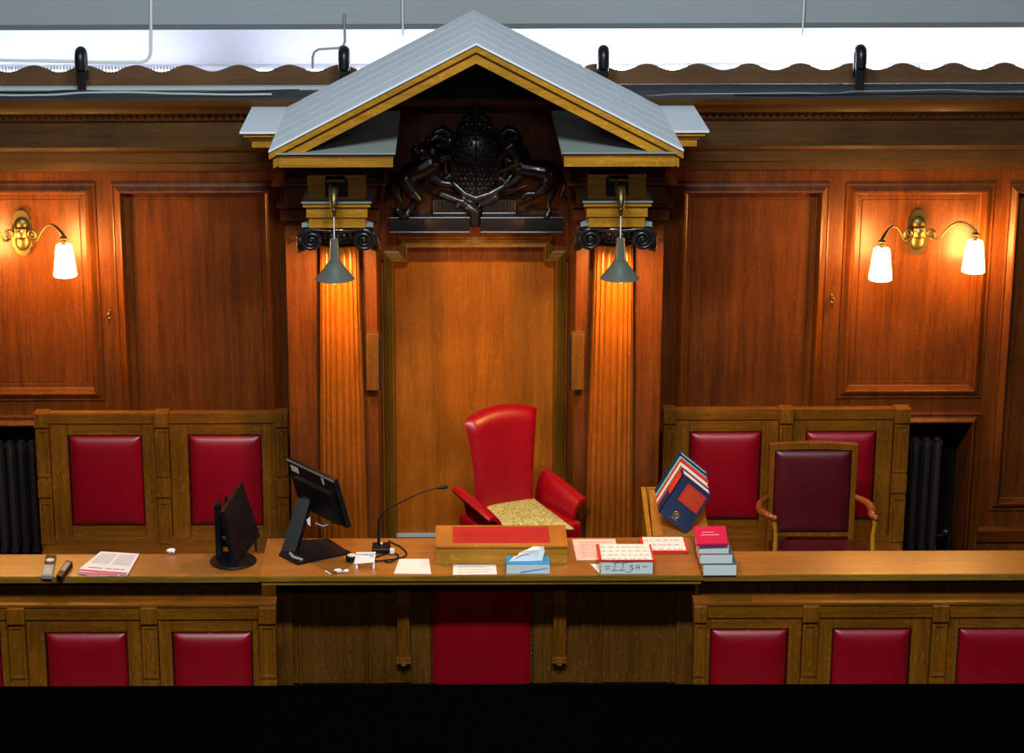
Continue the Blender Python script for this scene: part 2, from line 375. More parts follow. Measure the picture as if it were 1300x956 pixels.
# fluorescent tubes in the trough behind the scalloped board
def tube_light(pxa, pxb, py, Y, label):
    xa = XY(pxa, py, Y); xb = XY(pxb, py, Y); z = zz(py, Y)
    t = thing('fluorescent_tube', label, 'light tube', ((xa+xb)/2, Y, zs0-.02), 'tubes in the lit cove')
    b = MB(); b.tube([(xa+.02, Y, z), (xb-.02, Y, z)], .013, 12); b.build('tube', M_TUBE, t, smooth=40)
    for hx in (xa, xb-.02):
        b = MB(); b.box((hx, Y-.02, zs0-.02), (hx+.02, Y+.02, z+.02), .003); b.build('holder', M_WHITE, t)
tube_light(-150, 245, 90, 13.95, 'cool white fluorescent tube behind the scalloped board at the far left')
tube_light(322, 590, 90, 13.95, 'cool white fluorescent tube behind the scalloped board left of the gable')
tube_light(600, 882, 87, 13.95, 'cool white fluorescent tube behind the scalloped board right of the gable')
tube_light(925, 1160, 87, 13.95, 'cool white fluorescent tube showing above the scallops right of the gable')
tube_light(1165, 1440, 87, 13.95, 'cool white fluorescent tube behind the scalloped board at the far right')
# grilles seen between the scallops on the left
b = MB()
for i in range(58):
    x = XY(-2+i*4.1, 85, 13.42); b.box((x, 13.42, zs0), (x+.008, 13.43, zz(83, 13.42)))
b.box((XY(-4, 85, 13.42), 13.425, zs0), (XY(240, 85, 13.42), 13.435, zs0+.02)); tag(b.build('grille', M_STRIP), 'row of thin pale grille bars behind the scallops at upper left', 'grille')
# conduits and hanging rods
def pipe(name, pix, Y, r, mm, label, cat, nsub=1):
    b = MB(); b.tube([P(x, y, Y) for x, y in pix], r, 8); return tag(b.build(name, mm, smooth=60), label, cat)
pipe('conduit', [(192, -60), (191.5, 66), (190, 72), (186, 76.5), (180, 79), (150, 79.3), (60, 77.5), (-60, 74.5)], YG-.03, .010, M_WHITE, 'white conduit running down the grey wall and bending left above the scallops', 'pipe')
pipe('conduit', [(437, 17), (437.5, 36), (438, 52), (436, 58), (430, 61), (405, 62.5), (399, 66), (397, 72), (397, 88)], YG-.03, .008, M_GREYP, 'grey conduit with a double bend just left of the gable', 'pipe')
pipe('hanging_rod', [(510, -60), (511.5, 45)], YG-.05, .006, M_WHITE, 'thin white hanging rod on the grey wall left of the gable peak', 'rod')
pipe('hanging_rod', [(1024.5, -60), (1018.5, 45)], YG-.05, .006, M_WHITE, 'thin white hanging rod on the grey wall right of the gable', 'rod')
# cables along the shelf
def cable(name, pix, Y, r, mm, label, cat='cable'):
    b = MB(); pts = []
    for i in range(len(pix)-1):
        for k in range(4):
            t = k/4; s_ = t*t*(3-2*t); a = pix[i]; c_ = pix[i+1]; pts.append(P(a[0]+(c_[0]-a[0])*t, a[1]+(c_[1]-a[1])*s_, Y))
    pts.append(P(*pix[-1], Y)); b.tube(pts, r, 6); return tag(b.build(name, mm, smooth=60), label, cat)
cable('cable', [(-60, 119), (20, 121), (60, 120.5), (110, 117.5), (160, 117), (230, 119), (300, 120), (345, 119.5)], 12.83, .006, M_STRIP, 'pale cable lying along the cornice at upper left')
cable('cable', [(-60, 115), (40, 117.5), (90, 115), (150, 116.5), (240, 117.5), (300, 116), (380, 114)], 12.92, .006, M_IRON, 'black cable lying along the cornice at upper left')
cable('cable', [(820, 122), (860, 119.5), (920, 119), (1010, 118), (1060, 119), (1085, 116), (1130, 115.5), (1200, 114), (1260, 116.5), (1360, 115)], 12.86, .004, M_GREYP, 'grey cable lying along the cornice at upper right')
cable('cable', [(930, 120.5), (1000, 121), (1080, 119.5), (1180, 119), (1360, 119.5)], 12.82, .005, M_IRON, 'black cable lying along the cornice at upper right')
# iron brackets rising in front of the scallops
for px, lab in [(103, 'leftmost'), (437, 'just left of the gable'), (766, 'just right of the gable'), (1092, 'furthest right')]:
    Y = 13.0; x = XY(px, 90, Y); z0 = zs0; z1 = zz(71, Y)
    t = thing('iron_bracket', 'black iron bracket with a hooped top standing on the cornice, '+lab+(' one' if 'most' in lab or 'furthest' in lab else ''), 'bracket', (x, Y, z0), 'iron brackets on the cornice')
    b = MB(); b.box((x-.026, Y-.012, z0), (x+.026, Y+.012, z1), .006); b.build('upright', M_IRON, t)
    b = MB(); zt_ = zz(65, Y)
    pts = [(x, Y-.0+.05*math.sin(a)-.0, z1+.0+(zt_-z1)*math.sin(a)) for a in [0]]
    arc = [Vector((x, Y-.035*math.cos(a)+.02, z1-.02+(zt_-z1+.02)*math.sin(a))) for a in [PI*k/8 for k in range(9)]]
    b.tube([arc[0]+Vector((0, 0, -.05))]+arc+[arc[-1]+Vector((0, 0, -.12))], .034, 12); b.build('hoop', M_IRON, t, smooth=50)

# ------------------------------------------------------------------ canopy (pediment)
can = thing('canopy', 'gabled wooden canopy with white boarded roof over the judge seat', 'canopy', (XY(603, 190, 12.5), 12.5, 0))
YR = 12.8
pk = P(605.5, 54, YP); ze = ZY(190, YP, 603); xl = XY(341, 189, YP); xr = XY(868, 188, YP)
tanr = (pk.z-ze)/((xr-xl)/2); xm = (xl+xr)/2
def rake(y0, y1, dtop, dbot, inl=0):       # sloped layer between two depths below the roof line
    out = MB()
    for sgn in (-1, 1):
        xe = xl if sgn < 0 else xr
        q = [(xm, pk.z-dtop), (xe-sgn*inl, ze-dtop+inl*tanr), (xe-sgn*inl, ze-dbot+inl*tanr), (xm, pk.z-dbot)]
        out.exy(q, y0, y1)
    return out
# roof boards: six planks a side, with hairline gaps
for sgn in (-1, 1):
    xe = xl if sgn < 0 else xr
    rb = MB(); nb = 5
    for k in range(nb):
        y0 = YP-.012+(YR-YP+.012)*k/nb; y1 = YP-.012+(YR-YP+.012)*(k+1)/nb-.008
        q = [(xm, pk.z), (xe, ze), (xe+sgn*.0, ze-.012), (xm, pk.z-.012)]
        rb.exy(q, y0, y1)
    rb.build('roof_boards', M_BOARD, can)
rake(YP+.03, YR, .012, .020).build('roof_underlay', M_IRON, can)
rake(YP+.0, YR, .012, .050, .0).build('crown_moulding', M_GOLD, can)
rake(YP+.014, YR, .050, .060, .01).build('fillet_moulding', M_OAKX, can)
rake(YP+.024, YR, .060, .113, .02).build('soffit_moulding', M_GOLD, can)
# side caps
for (pa, pb, lx) in [(304, 400, -1), (900.5, 800, 1)]:
    b = MB(); zc_ = ZY(166.5, 12.0, 600); xa = XY(pa, 166.5, 12.0); xb = XY(pb, 166.5, 12.0)
    xo, xi = (xa, xb)
    lo, hi = min(xo, xi), max(xo, xi)
    b.box((lo, 12.0, zc_-.012), (hi, YR, zc_)); cp = b.build('side_cap', M_BOARD, can)
    b = MB()
    for (ins, t0, t1) in [(.02, .012, .035), (.045, .035, .055), (.06, .055, .10)]:
        b.box((lo+(ins if lx < 0 else 0), 12.0+ins, zc_-t1), (hi-(ins if lx > 0 else 0), YW-.04, zc_-t0))
    b.build('side_cornice', M_GOLD, can)
# ledges that carry the gable
for (pa, pb, s_) in [(350, 502, -1), (713, 861, 1)]:
    zl = ZY(189, YP, 603)-.02; xa = XY(pa, 189, YP); xb = XY(pb, 189, YP)
    b = MB(); b.box((xa, YP-.005, zl-.008), (xb, YW-.04, zl)); b.build('ledge_top', M_LEDGE, can)
    b = MB(); b.box((xa+.012, YP+.012, zl-.03), (xb-.012, YW-.04, zl-.008)); b.build('ledge_moulding', M_OAKX, can)
    b = MB(); b.box((xa+.014, YP+.004, zl-.078), (xb-.014, YW-.04, zl-.03)); b.build('ledge_fascia', M_GOLD, can)
    # stepped dark soffit down to the frieze block
    b = MB(); b.box((xa+.06, YP+.22, zl-.12), (xb-.06, YW-.04, zl-.078)); b.box((xa+.10, YP+.33, zl-.17), (xb-.10, YW-.04, zl-.12))
    x = xa+.07
    while x < xb-.09: b.box((x, YP+.19, zl-.115), (x+.022, YP+.22, zl-.085)); x += .042
    b.build('stepped_soffit', M_WALLX, can)
# back of the niche above the door
b = MB(); b.box((XY(362, 300, 12.9), 12.9, ZY(330, 12.9)), (XY(842, 300, 12.9), 12.97, ze-.05))
b.build('back_board', M_WALL, can)
b = MB(); b.exy([(xl+.25, ze-.05), (xr-.25, ze-.05), (xm+.06, pk.z-.14), (xm-.06, pk.z-.14)], 12.89, 12.97); b.build('tympanum', M_BLACKW, can)  # deep shade under the gable put into this panel's black colour

# ------------------------------------------------------------------ side piers and columns
YPI = 12.1
def column(px_o, px_i, cxt, cxb, side):
    # px_o outer edge, px_i inner edge
    x0, x1 = sorted((XY(px_o, 340, YPI), XY(px_i, 340, YPI)))
    z1 = ZY(222, YPI-.2)
    cx = XY(cxt, 340, YPI-.08)
    t = thing('column', 'fluted orange oak column with black scroll capital '+side+' of the door', 'column', (cx, YPI, 0), 'columns either side of the door')
    b = MB(); b.box((x0, YPI, 0), (x1, YW-.005, z1+.1), .004); b.build('pier', M_WALL, t)
    zt_ = ZY(316, YPI-.19); rt = .110; rbm = .143
    nfl = 22
    fn = lambda a: 1-.10*abs(math.sin(a*nfl/2))**.7
    pr = []
    for k in range(13):
        s_ = k/12; z = s_*zt_; pr.append((rbm+(rt-rbm)*(s_**1.25), z))
    b = MB(); b.lathe(pr, (cx, YPI-.075, 0), 320, 0, 2*PI, fn); b.build('shaft', M_COLM, t, smooth=30)
    b = MB(); b.lathe([(.150, 0), (.150, .06), (.155, .07), (.155, .1), (.142, .11), (.142, .13), (.145, .15), (.138, .17)], (cx, YPI-.075, 0), 48); b.build('plinth', M_COLM, t, smooth=30)
    # capital
    za_ = ZY(288, YPI-.3); s = .215
    cap = MB(); zab = za_-.012
    # abacus with horned, hollowed sides
    outl = []
    for q in range(4):
        a = -3*PI/4+q*PI/2; c0 = Vector((math.cos(a), math.sin(a)))*s*1.30; c1 = Vector((math.cos(a+PI/2), math.sin(a+PI/2)))*s*1.30
        for k in range(8):
            u = k/8; p = c0.lerp(c1, u); nrm = -((c0+c1).normalized()); p = p+nrm*.055*math.sin(PI*u)**.8; outl.append((cx+p.x, YPI-.06+p.y*.8))
    cap.exz(outl, zab-.008, zab+.018)
    cap.build('abacus', M_LEDGE, t)
    cap = MB()
    cap.lathe([(rt*.98, -.11), (rt*1.05, -.10), (rt*1.02, -.085), (rt*1.3, -.05), (rt*1.45, -.02), (rt*1.4, -.008)], (cx, YPI-.075, zab), 40)
    yv = YPI-.24
    for sg in (-1, 1):
        vc = Vector((cx+sg*.145, yv, zab-.075)); pts = []; rr = []
        for k in range(46):
            a = k/45*2.3*2*PI; rad = .058*(1-k/45*.86); pts.append(vc+Vector((sg*math.sin(a)*rad, -.012*k/45, math.cos(a)*rad))); rr.append(.0135*(1-.5*k/45))
        cap.tube(pts, rr, 8); cap.ball(vc+Vector((0, -.015, 0)), (.012, .012, .012), 10)
        cap.lathe([(.054, 0), (.054, .03)], (0, 0, 0), 2) if False else None
        # bolster going back
        cap.tube([vc+Vector((0, .004, 0)), vc+Vector((0, .07, 0)), vc+Vector((0, .16, 0))], [.060, .045, .055], 20)
        # diagonal leaf on the outer corner
        for k in range(5):
            a = k/4; p0 = vc+Vector((sg*(.05+.012*a), .01+.03*k, .045-.02*k)); cap.tube([p0, p0+Vector((sg*.022, 0, -.02)), p0+Vector((sg*.015, 0, -.06)), p0+Vector((-sg*.02, 0, -.09+.01*k))], [.008, .013, .012, .004], 8)
    cap.tube([(cx-.145, yv, zab-.016), (cx, yv+.03, zab-.034), (cx+.145, yv, zab-.016)], .012, 8)
    for k in range(5):
        cap.ball((cx-.07+.035*k, yv+.04, zab-.055-.012*math.sin(PI*k/4)), (.015, .018, .024), 10)
    cap.build('capital', M_BLACKW, t, smooth=50)
    # entablature block over the capital
    blk = MB(); yf = 12.24
    zt2 = z1; 
    def tier(w, y, pa, pb, mm, nm, mold=0):
        q = MB(); q.box((cx-w, y, ZY(pb, y)), (cx+w, YW-.02, ZY(pa, y)), .003); return q.build(nm, mm, t)
    tier(.160, YPI-.23, 222, 254, M_GOLD, 'frieze_block')
    tier(.192, YPI-.30, 256.5, 258, M_LEDGE, 'moulding_top')
    tier(.186, YPI-.285, 258, 263, M_GOLD, 'moulding')
    tier(.168, YPI-.265, 263, 276, M_GOLD, 'upper_band')
    tier(.156, YPI-.25, 276, 289, M_GOLD, 'lower_band')
    # returns along the pier
    q = MB()
    q.box((min(x0, x1)-.04, YPI-.08, ZY(264, YPI-.08)), (max(x0, x1)+.04, YW-.02, ZY(262, YPI-.08))); q.box((x0-.06, YPI-.10, ZY(236, YPI-.1)), (x1+.06, YW-.02, ZY(233, YPI-.1))); q.box((x0-.02, YPI-.05, ZY(280, YPI-.05)), (x1+.02, YW-.02, ZY(266, YPI-.05)))
    q.build('pier_mouldings', M_WALLX, t)
    return cx, t
LC = column(363, 478, 431, 437, 'left')
RC = column(842, 731, 779, 774, 'right')

# pendant lamps on scroll brackets
def pendant(pxs, pys, cxc, side):
    Y = 11.62; c = P(pxs, pys, Y); x = c.x; zb = ZY(355, Y); 
    wallx = cxc
    t = thing('pendant_lamp', 'grey green conical lamp on a scroll bracket before the '+side+' column', 'lamp', (x, 11.86, ZY(250, 11.86)), 'lamps before the columns')
    b = MB(); b.box((wallx-.062, 11.855, ZY(250, 11.85)), (wallx+.062, 11.872, ZY(225, 11.85)), .003); b.build('back_plate', M_IRON, t)
    b = MB(); zt_ = ZY(228, 11.8)
    # bracket: fan of brass mouldings, then leaf drop
    b.exx([(11.856, zt_+.012), (11.78, zt_+.006), (11.78, zt_-.006), (11.81, zt_-.02), (11.856, zt_-.035)], x-.05, x+.05); b.build('bracket_top', M_BRASS, t)
    b = MB()
    arm = [Vector((wallx*.6+x*.4, 11.85, ZY(240, 11.85))), Vector((x, 11.79, ZY(236, 11.79))), Vector((x, 11.70, ZY(238, 11.70))), Vector((x, 11.64, ZY(247, 11.64))), Vector((x, Y, ZY(262, Y))), Vector((x, Y, ZY(274, Y)))]
    b.tube(arm, [.014, .024, .027, .026, .018, .010], 12)
    for k in range(6): b.ball((x+random.uniform(-.02, .02), 11.73-.01*k, ZY(233+2*k, 11.73)), .014, 8)
    b.ball((x, Y, ZY(271, Y)), .013, 10); b.ball((x, Y, ZY(266, Y)), .018, 10); b.build('scroll_arm', M_BRASSD, t, smooth=50)
    b = MB(); b.tube([(x, Y, ZY(272, Y)), (x, Y, ZY(304, Y))], .0035, 8); b.build('rod', M_WHITE, t)
    zc0 = ZY(302, Y); zc1 = ZY(331, Y); zc2 = ZY(353.5, Y)
    b = MB(); b.lathe([(.018, zc0), (.022, zc0-.004), (.030, zc1+.012), (.033, zc1+.01), (.033, zc1)], (x, Y, 0), 28); b.build('socket_cover', M_LAMP, t, smooth=40)
    b = MB(); r = .108
    b.lathe([(.030, zc1), (.036, zc1-.004), (r*.55, zc1-(zc1-zc2)*.40), (r*.95, zc2+.006), (r, zc2), (r*.97, zc2-.001), (r*.93, zc2+.006), (r*.5, zc1-(zc1-zc2)*.45), (.028, zc1-.01)], (x, Y, 0), 40, 0, 2*PI)
    # open the cone underneath: drop the two end caps
    b.f = b.f[:-2]; b.build('lamp_shade', M_LAMP, t, smooth=60)
    b = MB(); b.ball((x, Y, zc2+.035), (.026, .026, .034), 16); b.build('bulb', M_BULB, t, smooth=60)
    l = bpy.data.lights.new('column_lamp_light', 'POINT'); l.energy = 50; l.color = (1, .50, .13); l.shadow_soft_size = .028
    o = bpy.data.objects.new('column_lamp_light', l); COL.objects.link(o); o.location = (x, Y, zc2-.012)
pendant(425, 340, LC[0], 'left')
pendant(787, 340, RC[0], 'right')

# door between the columns
YD = 12.9
dx0, dx1 = XY(487, 330, YD), XY(718, 330, YD); ez = ZY(330, YD); tz = ZY(300, YD); ix0, ix1 = XY(515, 330, YD), XY(693, 330, YD)
d = MB(); d.box((dx0-.14, YD+.03, 0), (dx1+.14, YD+.07, ZY(295, YD)));
dr = struct(d.build('door_1', M_DOOR))
# eared architrave: profile swept along the stepped outline
outl = [(dx0, 0), (dx0, ez), (ix0-.07, ez), (ix0-.07, tz), (ix1+.07, tz), (ix1+.07, ez), (dx1, ez), (dx1, 0)]
outl = [(dx0, 0), (dx0, ZY(318, YD)), (XY(505, 318, YD), ZY(318, YD)), (XY(505, 318, YD), tz), (XY(703, 318, YD), tz), (XY(703, 318, YD), ZY(318, YD)), (dx1, ZY(318, YD)), (dx1, 0)]
def sweep(path, prof):
    m_ = MB(); n = len(path); L_ = []
    for (ins, o) in prof:
        row = []
        for i, p in enumerate(path):
            p = Vector(p); 
            def nr(a, b):
                d_ = (Vector(b)-Vector(a)).normalized(); return Vector((d_.y, -d_.x))
            if i == 0: nn = nr(path[0], path[1])
            elif i == n-1: nn = nr(path[-2], path[-1])
            else:
                n1 = nr(path[i-1], path[i]); n2 = nr(path[i], path[i+1]); nn = (n1+n2); nn = nn/(1+n1.dot(n2))
            q = p+nn*ins; row.append((q.x, YD-o, q.y))
        L_.append(row)
    vs = [v for r_ in L_ for v in r_]; fs = []
    for k in range(len(prof)-1):
        for i in range(n-1): fs.append((k*n+i, k*n+i+1, (k+1)*n+i+1, (k+1)*n+i))
    m_.add(vs, fs); return m_
sweep(outl, [(-.004, -.04), (0, .006), (.010, .012), (.014, .014), (.016, .024), (.034, .038), (.038, .038), (.040, .048), (.050, .056), (.055, .056), (.060, .03), (.064, .006), (.068, -.03)]).build('architrave', wood('architrave_oak', (.12, .05, .004), (.30, .13, .011), 'Z', .4, 1, .1, .2), dr)
# inner strips beside the architrave
for (pa, pb) in [(485, 488), (718, 724)]: pass
# wood boxes with a black edge beside the door
for (pa, pb, pe, sd) in [(465, 481, 484, 'left'), (741, 725, 722, 'right')]:
    Y = YPI-.03; x0, x1 = sorted((XY(pa, 450, Y), XY(pb, 450, Y)))
    t = thing('wooden_box', 'slim wooden box with black metal edge, '+sd+' of the door', 'box', ((x0+x1)/2, Y, ZY(493, Y)), 'slim boxes beside the door')
    b = MB(); b.box((x0, Y-.035, ZY(493, Y)), (x1, YPI+.0, ZY(422, Y)), .003); b.build('case', M_DARK, t)
    e0, e1 = sorted((XY(pb, 450, Y), XY(pe, 450, Y)))
    b = MB(); b.exy([(e0, ZY(492, Y)), (e1, ZY(492, Y)), (e1, ZY(428, Y)), (e0 if sd == 'left' else e1, ZY(423, Y)), (e0, ZY(428, Y))], Y-.04, YPI+.0); b.build('metal_edge', M_IRON, t)
# doorstep strip behind the desk
b = MB(); b.box((XY(504, 682, YD), YD-.02, ZY(682, YD-.02)), (XY(705, 682, YD), YD+.03, ZY(680, YD-.02))); b.build('door_rail', M_STRIP, dr)

# keys in the wall cupboards
for (px, py, sd) in [(139, 397, 'left'), (1056, 377, 'right')]:
    c = P(px, py, YW-.01)
    t = thing('cupboard_key', 'small brass key hanging in the '+sd+' wall panel keyhole', 'key', (c.x, YW, c.z-.05), 'keys in the panelling')
    b = MB(); b.ball((c.x, YW-.002, c.z), (.010, .004, .022), 10); b.build('escutcheon', M_BRASSD, t, smooth=60)
    b = MB(); b.tube([(c.x, YW, c.z+.004), (c.x, YW-.035, c.z+.002)], .0035, 8); b.tube([(c.x+.011*math.cos(a), YW-.037, c.z-.012+.015*math.sin(a)) for a in [2*PI*k/12 for k in range(13)]], .003, 6); b.build('key_bow', M_BRASS, t, smooth=60)
    b = MB(); b.box((c.x-.007, YW-.038, c.z-.055), (c.x+.007, YW-.035, c.z-.028), .002); b.build('key_tag', M_BRASS, t)

# ------------------------------------------------------------------ royal arms
YA = 12.84
def pt(px, py, dy=0): return P(px, py, YA-dy)
arms = thing('coat_of_arms', 'black carved coat of arms with lion, shield and horned horse above the door', 'carving', P(603, 290, YA))
b = MB()
for (a0, a1, ya, yb) in [(495, 540, 274, 291), (540, 596, 271, 288), (610, 665, 271, 288), (665, 713, 274, 291)]:
    q0 = pt(a0, yb); q1 = pt(a1, ya); b.box((q0.x, YA-.10, q0.z), (q1.x, 12.9, q1.z), .004)
for (a0, a1) in [(495, 596), (610, 713)]:
    q0 = pt(a0, 290); q1 = pt(a1, 290); b.tube([(q0.x, YA-.10, q0.z), (q1.x, YA-.10, q1.z)], .006, 8)
    q0 = pt(a0, 272); b.tube([(q0.x, YA-.10, q0.z), (q1.x, YA-.10, q0.z)], .006, 8)
b.build('scroll_base', M_BLACKW, arms, smooth=40)
b = MB()
for (a0, a1) in [(550, 594), (612, 654)]:
    q0 = pt(a0, 271); q1 = pt(a1, 250); b.box((q0.x, YA-.08, q0.z), (q1.x, 12.9, q1.z), .006)
    b.tube([(q0.x, YA-.085, q0.z+.02), (q1.x, YA-.085, q0.z+.02)], .006, 8)
    for k in range(10):
        xx = q0.x+(q1.x-q0.x)*(k+.5)/10; b.tube([(xx, YA-.084, q0.z+.03), (xx, YA-.084, q1.z-.01)], .0025, 5)
b.build('motto_block', M_BLACKW, arms, smooth=40)
def organic(chains, balls, name, vox=.0065):
    b = MB()
    for pts, rs in chains:
        pp = [pt(x, y, dy) for (x, y, dy) in pts]
        rs = [v*1.3 for v in rs]; b.tube(pp, rs, 12)
        for p, r in zip(pp, rs): b.ball(p, r*.99, 10)
    for (x, y, dy, rx, ry, rz) in balls: b.ball(pt(x, y, dy), (rx, ry, rz), 14)
    o = b.build(name, M_BLACKW, arms)
    md = o.modifiers.new('remesh', 'REMESH'); md.mode = 'VOXEL'; md.voxel_size = vox; md.use_smooth_shade = True
    sm = o.modifiers.new('smooth', 'SMOOTH'); sm.iterations = 3; sm.factor = .5
    return o
# shield
b = MB(); sc_ = pt(604, 205, .02)
outl = []
for k in range(40):
    a = 2*PI*k/40; rx = .178*(1 if math.sin(a) > 0 else 1-.25*abs(math.sin(a))**2); outl.append((math.cos(a)*rx, math.sin(a)*.228))
vs = []; fs = []; NR = 8
for j in range(NR+1):
    u = j/NR
    for (x, z) in outl: vs.append((sc_.x+x*u, YA-.045-.075*math.sqrt(max(0, 1-u*u)), sc_.z+z*u))
for j in range(NR):
    for k in range(40): fs.append((j*40+k, j*40+(k+1) % 40, (j+1)*40+(k+1) % 40, (j+1)*40+k))
b.add(vs, fs); b.exy([(sc_.x+x, sc_.z+z) for x, z in outl], YA-.045, 12.9)
b.tube([(sc_.x+x*1.02, YA-.055, sc_.z+z*1.02) for x, z in outl+outl[:1]], .014, 8)
b.tube([(sc_.x+x*.82, YA-.09, sc_.z+z*.82) for x, z in outl+outl[:1]], .006, 6)
# quartering lines and rows of small raised charges
def sp(u, v, o=0): return Vector((sc_.x+u*.178*(1 if v > 0 else 1-.25*v*v), YA-.045-o-.075*math.sqrt(max(0, 1-u*u-v*v)), sc_.z+v*.228))
b.tube([sp(u, .02, .002) for u in [-.86+.172*k for k in range(11)]], .006, 6); b.tube([sp(0, v, .002) for v in [-.9+.18*k for k in range(11)]], .006, 6)
for j in range(13):
    for i in range(11):
        u = -.75+.15*i+(.075 if j % 2 else 0); v = -.78+.13*j
        if u*u+v*v > .70 or abs(u) < .05 or abs(v-.02) < .05: continue
        b.ball(sp(u, v, .001), (.011, .007, .007+.004*((i+j) % 3)), 6)
b.build('shield', M_BLACKW, arms, smooth=50)
# crown and helmet above the shield
organic([([(585, 163, .06), (590, 150, .07), (604, 143, .09), (618, 150, .07), (623, 163, .06)], [.016, .014, .016, .014, .016]),
         ([(582, 166, .07), (604, 169, .10), (626, 166, .07)], [.014, .016, .014]), ([(604, 168, .09), (604, 143, .10)], [.012, .012])],
        [(604, 139, .09, .016, .016, .016), (593, 158, .09, .02, .02, .02), (615, 158, .09, .02, .02, .02)], 'crown')
# mantling
organic([([(570, 180, .05), (555, 172, .05), (545, 180, .06), (540, 192, .05), (552, 196, .05)], [.018, .02, .018, .014, .01]),
         ([(566, 195, .05), (550, 205, .06), (546, 218, .06), (556, 224, .06)], [.02, .02, .016, .012]),
         ([(575, 232, .06), (590, 246, .08), (604, 252, .09), (622, 246, .08), (640, 236, .07), (650, 222, .06)], [.018, .02, .022, .02, .018, .012]),
         ([(640, 182, .05), (652, 176, .05), (660, 184, .06), (655, 196, .05)], [.018, .018, .014, .01]),
         ([(560, 246, .07), (575, 252, .08), (588, 256, .09), (580, 262, .09)], [.02, .022, .022, .014]),
         ([(594, 262, .09), (603, 268, .1), (603, 284, .1)], [.03, .028, .022]),
         ([(630, 250, .08), (620, 256, .08), (612, 258, .08)], [.02, .02, .016])],
        [(602, 272, .09, .035, .03, .045)], 'mantling')
organic([([(572, 172, .04), (562, 164, .04), (552, 168, .05), (548, 178, .05)], [.022, .02, .016, .010]), ([(572, 176, .04), (568, 186, .05)], [.022, .022]), ([(566, 186, .06), (556, 184, .07), (548, 188, .07), (546, 198, .06)], [.02, .018, .014, .010])], [], 'leaf_scroll')
organic([([(572, 222, .05), (562, 230, .06), (552, 230, .06), (546, 224, .06)], [.022, .02, .016, .010])], [], 'leaf_scroll')
organic([([(636, 172, .04), (646, 164, .04), (656, 168, .05), (662, 178, .05)], [.022, .02, .016, .010]), ([(640, 200, .04), (650, 206, .05), (652, 214, .05)], [.02, .018, .010]), ([(638, 176, .04), (640, 200, .04)], [.022, .02])], [], 'leaf_scroll')
organic([([(634, 226, .05), (644, 232, .06), (656, 230, .06), (664, 222, .06)], [.022, .02, .016, .010])], [], 'leaf_scroll')
# lion (left): turned head outwards, fore paw on the shield, hind legs on the base
organic([([(548, 205, .08), (532, 215, .09), (520, 222, .09), (512, 228, .08)], [.060, .056, .050, .044]),
         ([(548, 205, .09), (562, 200, .10), (572, 198, .10)], [.034, .024, .018]),
         ([(548, 222, .08), (560, 232, .09), (572, 234, .10)], [.030, .024, .018]),
         ([(514, 228, .10), (524, 244, .12), (532, 252, .12), (526, 258, .10)], [.046, .036, .024, .016]),
         ([(506, 228, .07), (502, 244, .08), (508, 256, .08), (504, 266, .08), (512, 274, .10)], [.040, .030, .018, .017, .020]),
         ([(526, 257, .10), (519, 266, .10), (516, 273, .11)], [.018, .015, .018]),
         ([(503, 222, .05), (492, 226, .05), (488, 238, .05), (492, 248, .05), (500, 246, .05), (498, 238, .05)], [.014, .014, .014, .014, .012, .018])],
        [(536, 193, .11, .052, .045, .055), (528, 190, .14, .026, .024, .026), (523, 191, .14, .014, .014, .012), (534, 200, .10, .050, .04, .045), (548, 200, .09, .045, .04, .05), (543, 178, .11, .02, .02, .018), (550, 192, .10, .03, .03, .04), (512, 275, .11, .03, .024, .012), (572, 198, .1, .022, .02, .018), (572, 234, .1, .02, .02, .016)], 'lion')
# horned horse (right)
organic([([(662, 212, .08), (676, 214, .09), (690, 216, .09), (700, 220, .08)], [.046, .044, .050, .052]),
         ([(662, 210, .08), (656, 196, .09), (650, 184, .10)], [.040, .032, .026]),
         ([(650, 184, .10), (642, 190, .11), (634, 200, .11), (630, 207, .11)], [.026, .021, .015, .013]),
         ([(662, 222, .09), (650, 232, .10), (642, 236, .10)], [.022, .016, .012]), ([(658, 206, .09), (644, 214, .10), (634, 218, .10)], [.022, .014, .012]),
         ([(700, 222, .10), (690, 240, .11), (680, 246, .11), (668, 246, .11), (664, 250, .11)], [.042, .028, .018, .013, .014]),
         ([(704, 224, .07), (700, 244, .08), (696, 258, .08), (698, 266, .09), (694, 275, .10)], [.040, .024, .014, .012, .016]),
         ([(706, 214, .05), (714, 224, .05), (718, 238, .05), (712, 248, .05), (720, 252, .05)], [.012, .016, .018, .012, .008]),
         ([(653, 180, .07), (664, 188, .07), (670, 200, .07)], [.018, .02, .014])],
        [(655, 176, .10, .010, .010, .018), (694, 276, .10, .022, .02, .010), (664, 252, .11, .014, .014, .012)], 'horned_horse')
b = MB(); b.tube([pt(645, 184, .12), pt(632, 168, .13), pt(622, 158, .13)], [.009, .006, .002], 8); b.build('horn', M_BLACKW, arms, smooth=50)
b = MB(); b.tube([pt(646, 246, .12), pt(656, 240, .13), pt(668, 236, .13), pt(676, 233, .12)], .007, 8); b.build('chain', M_BLACKW, arms, smooth=50)

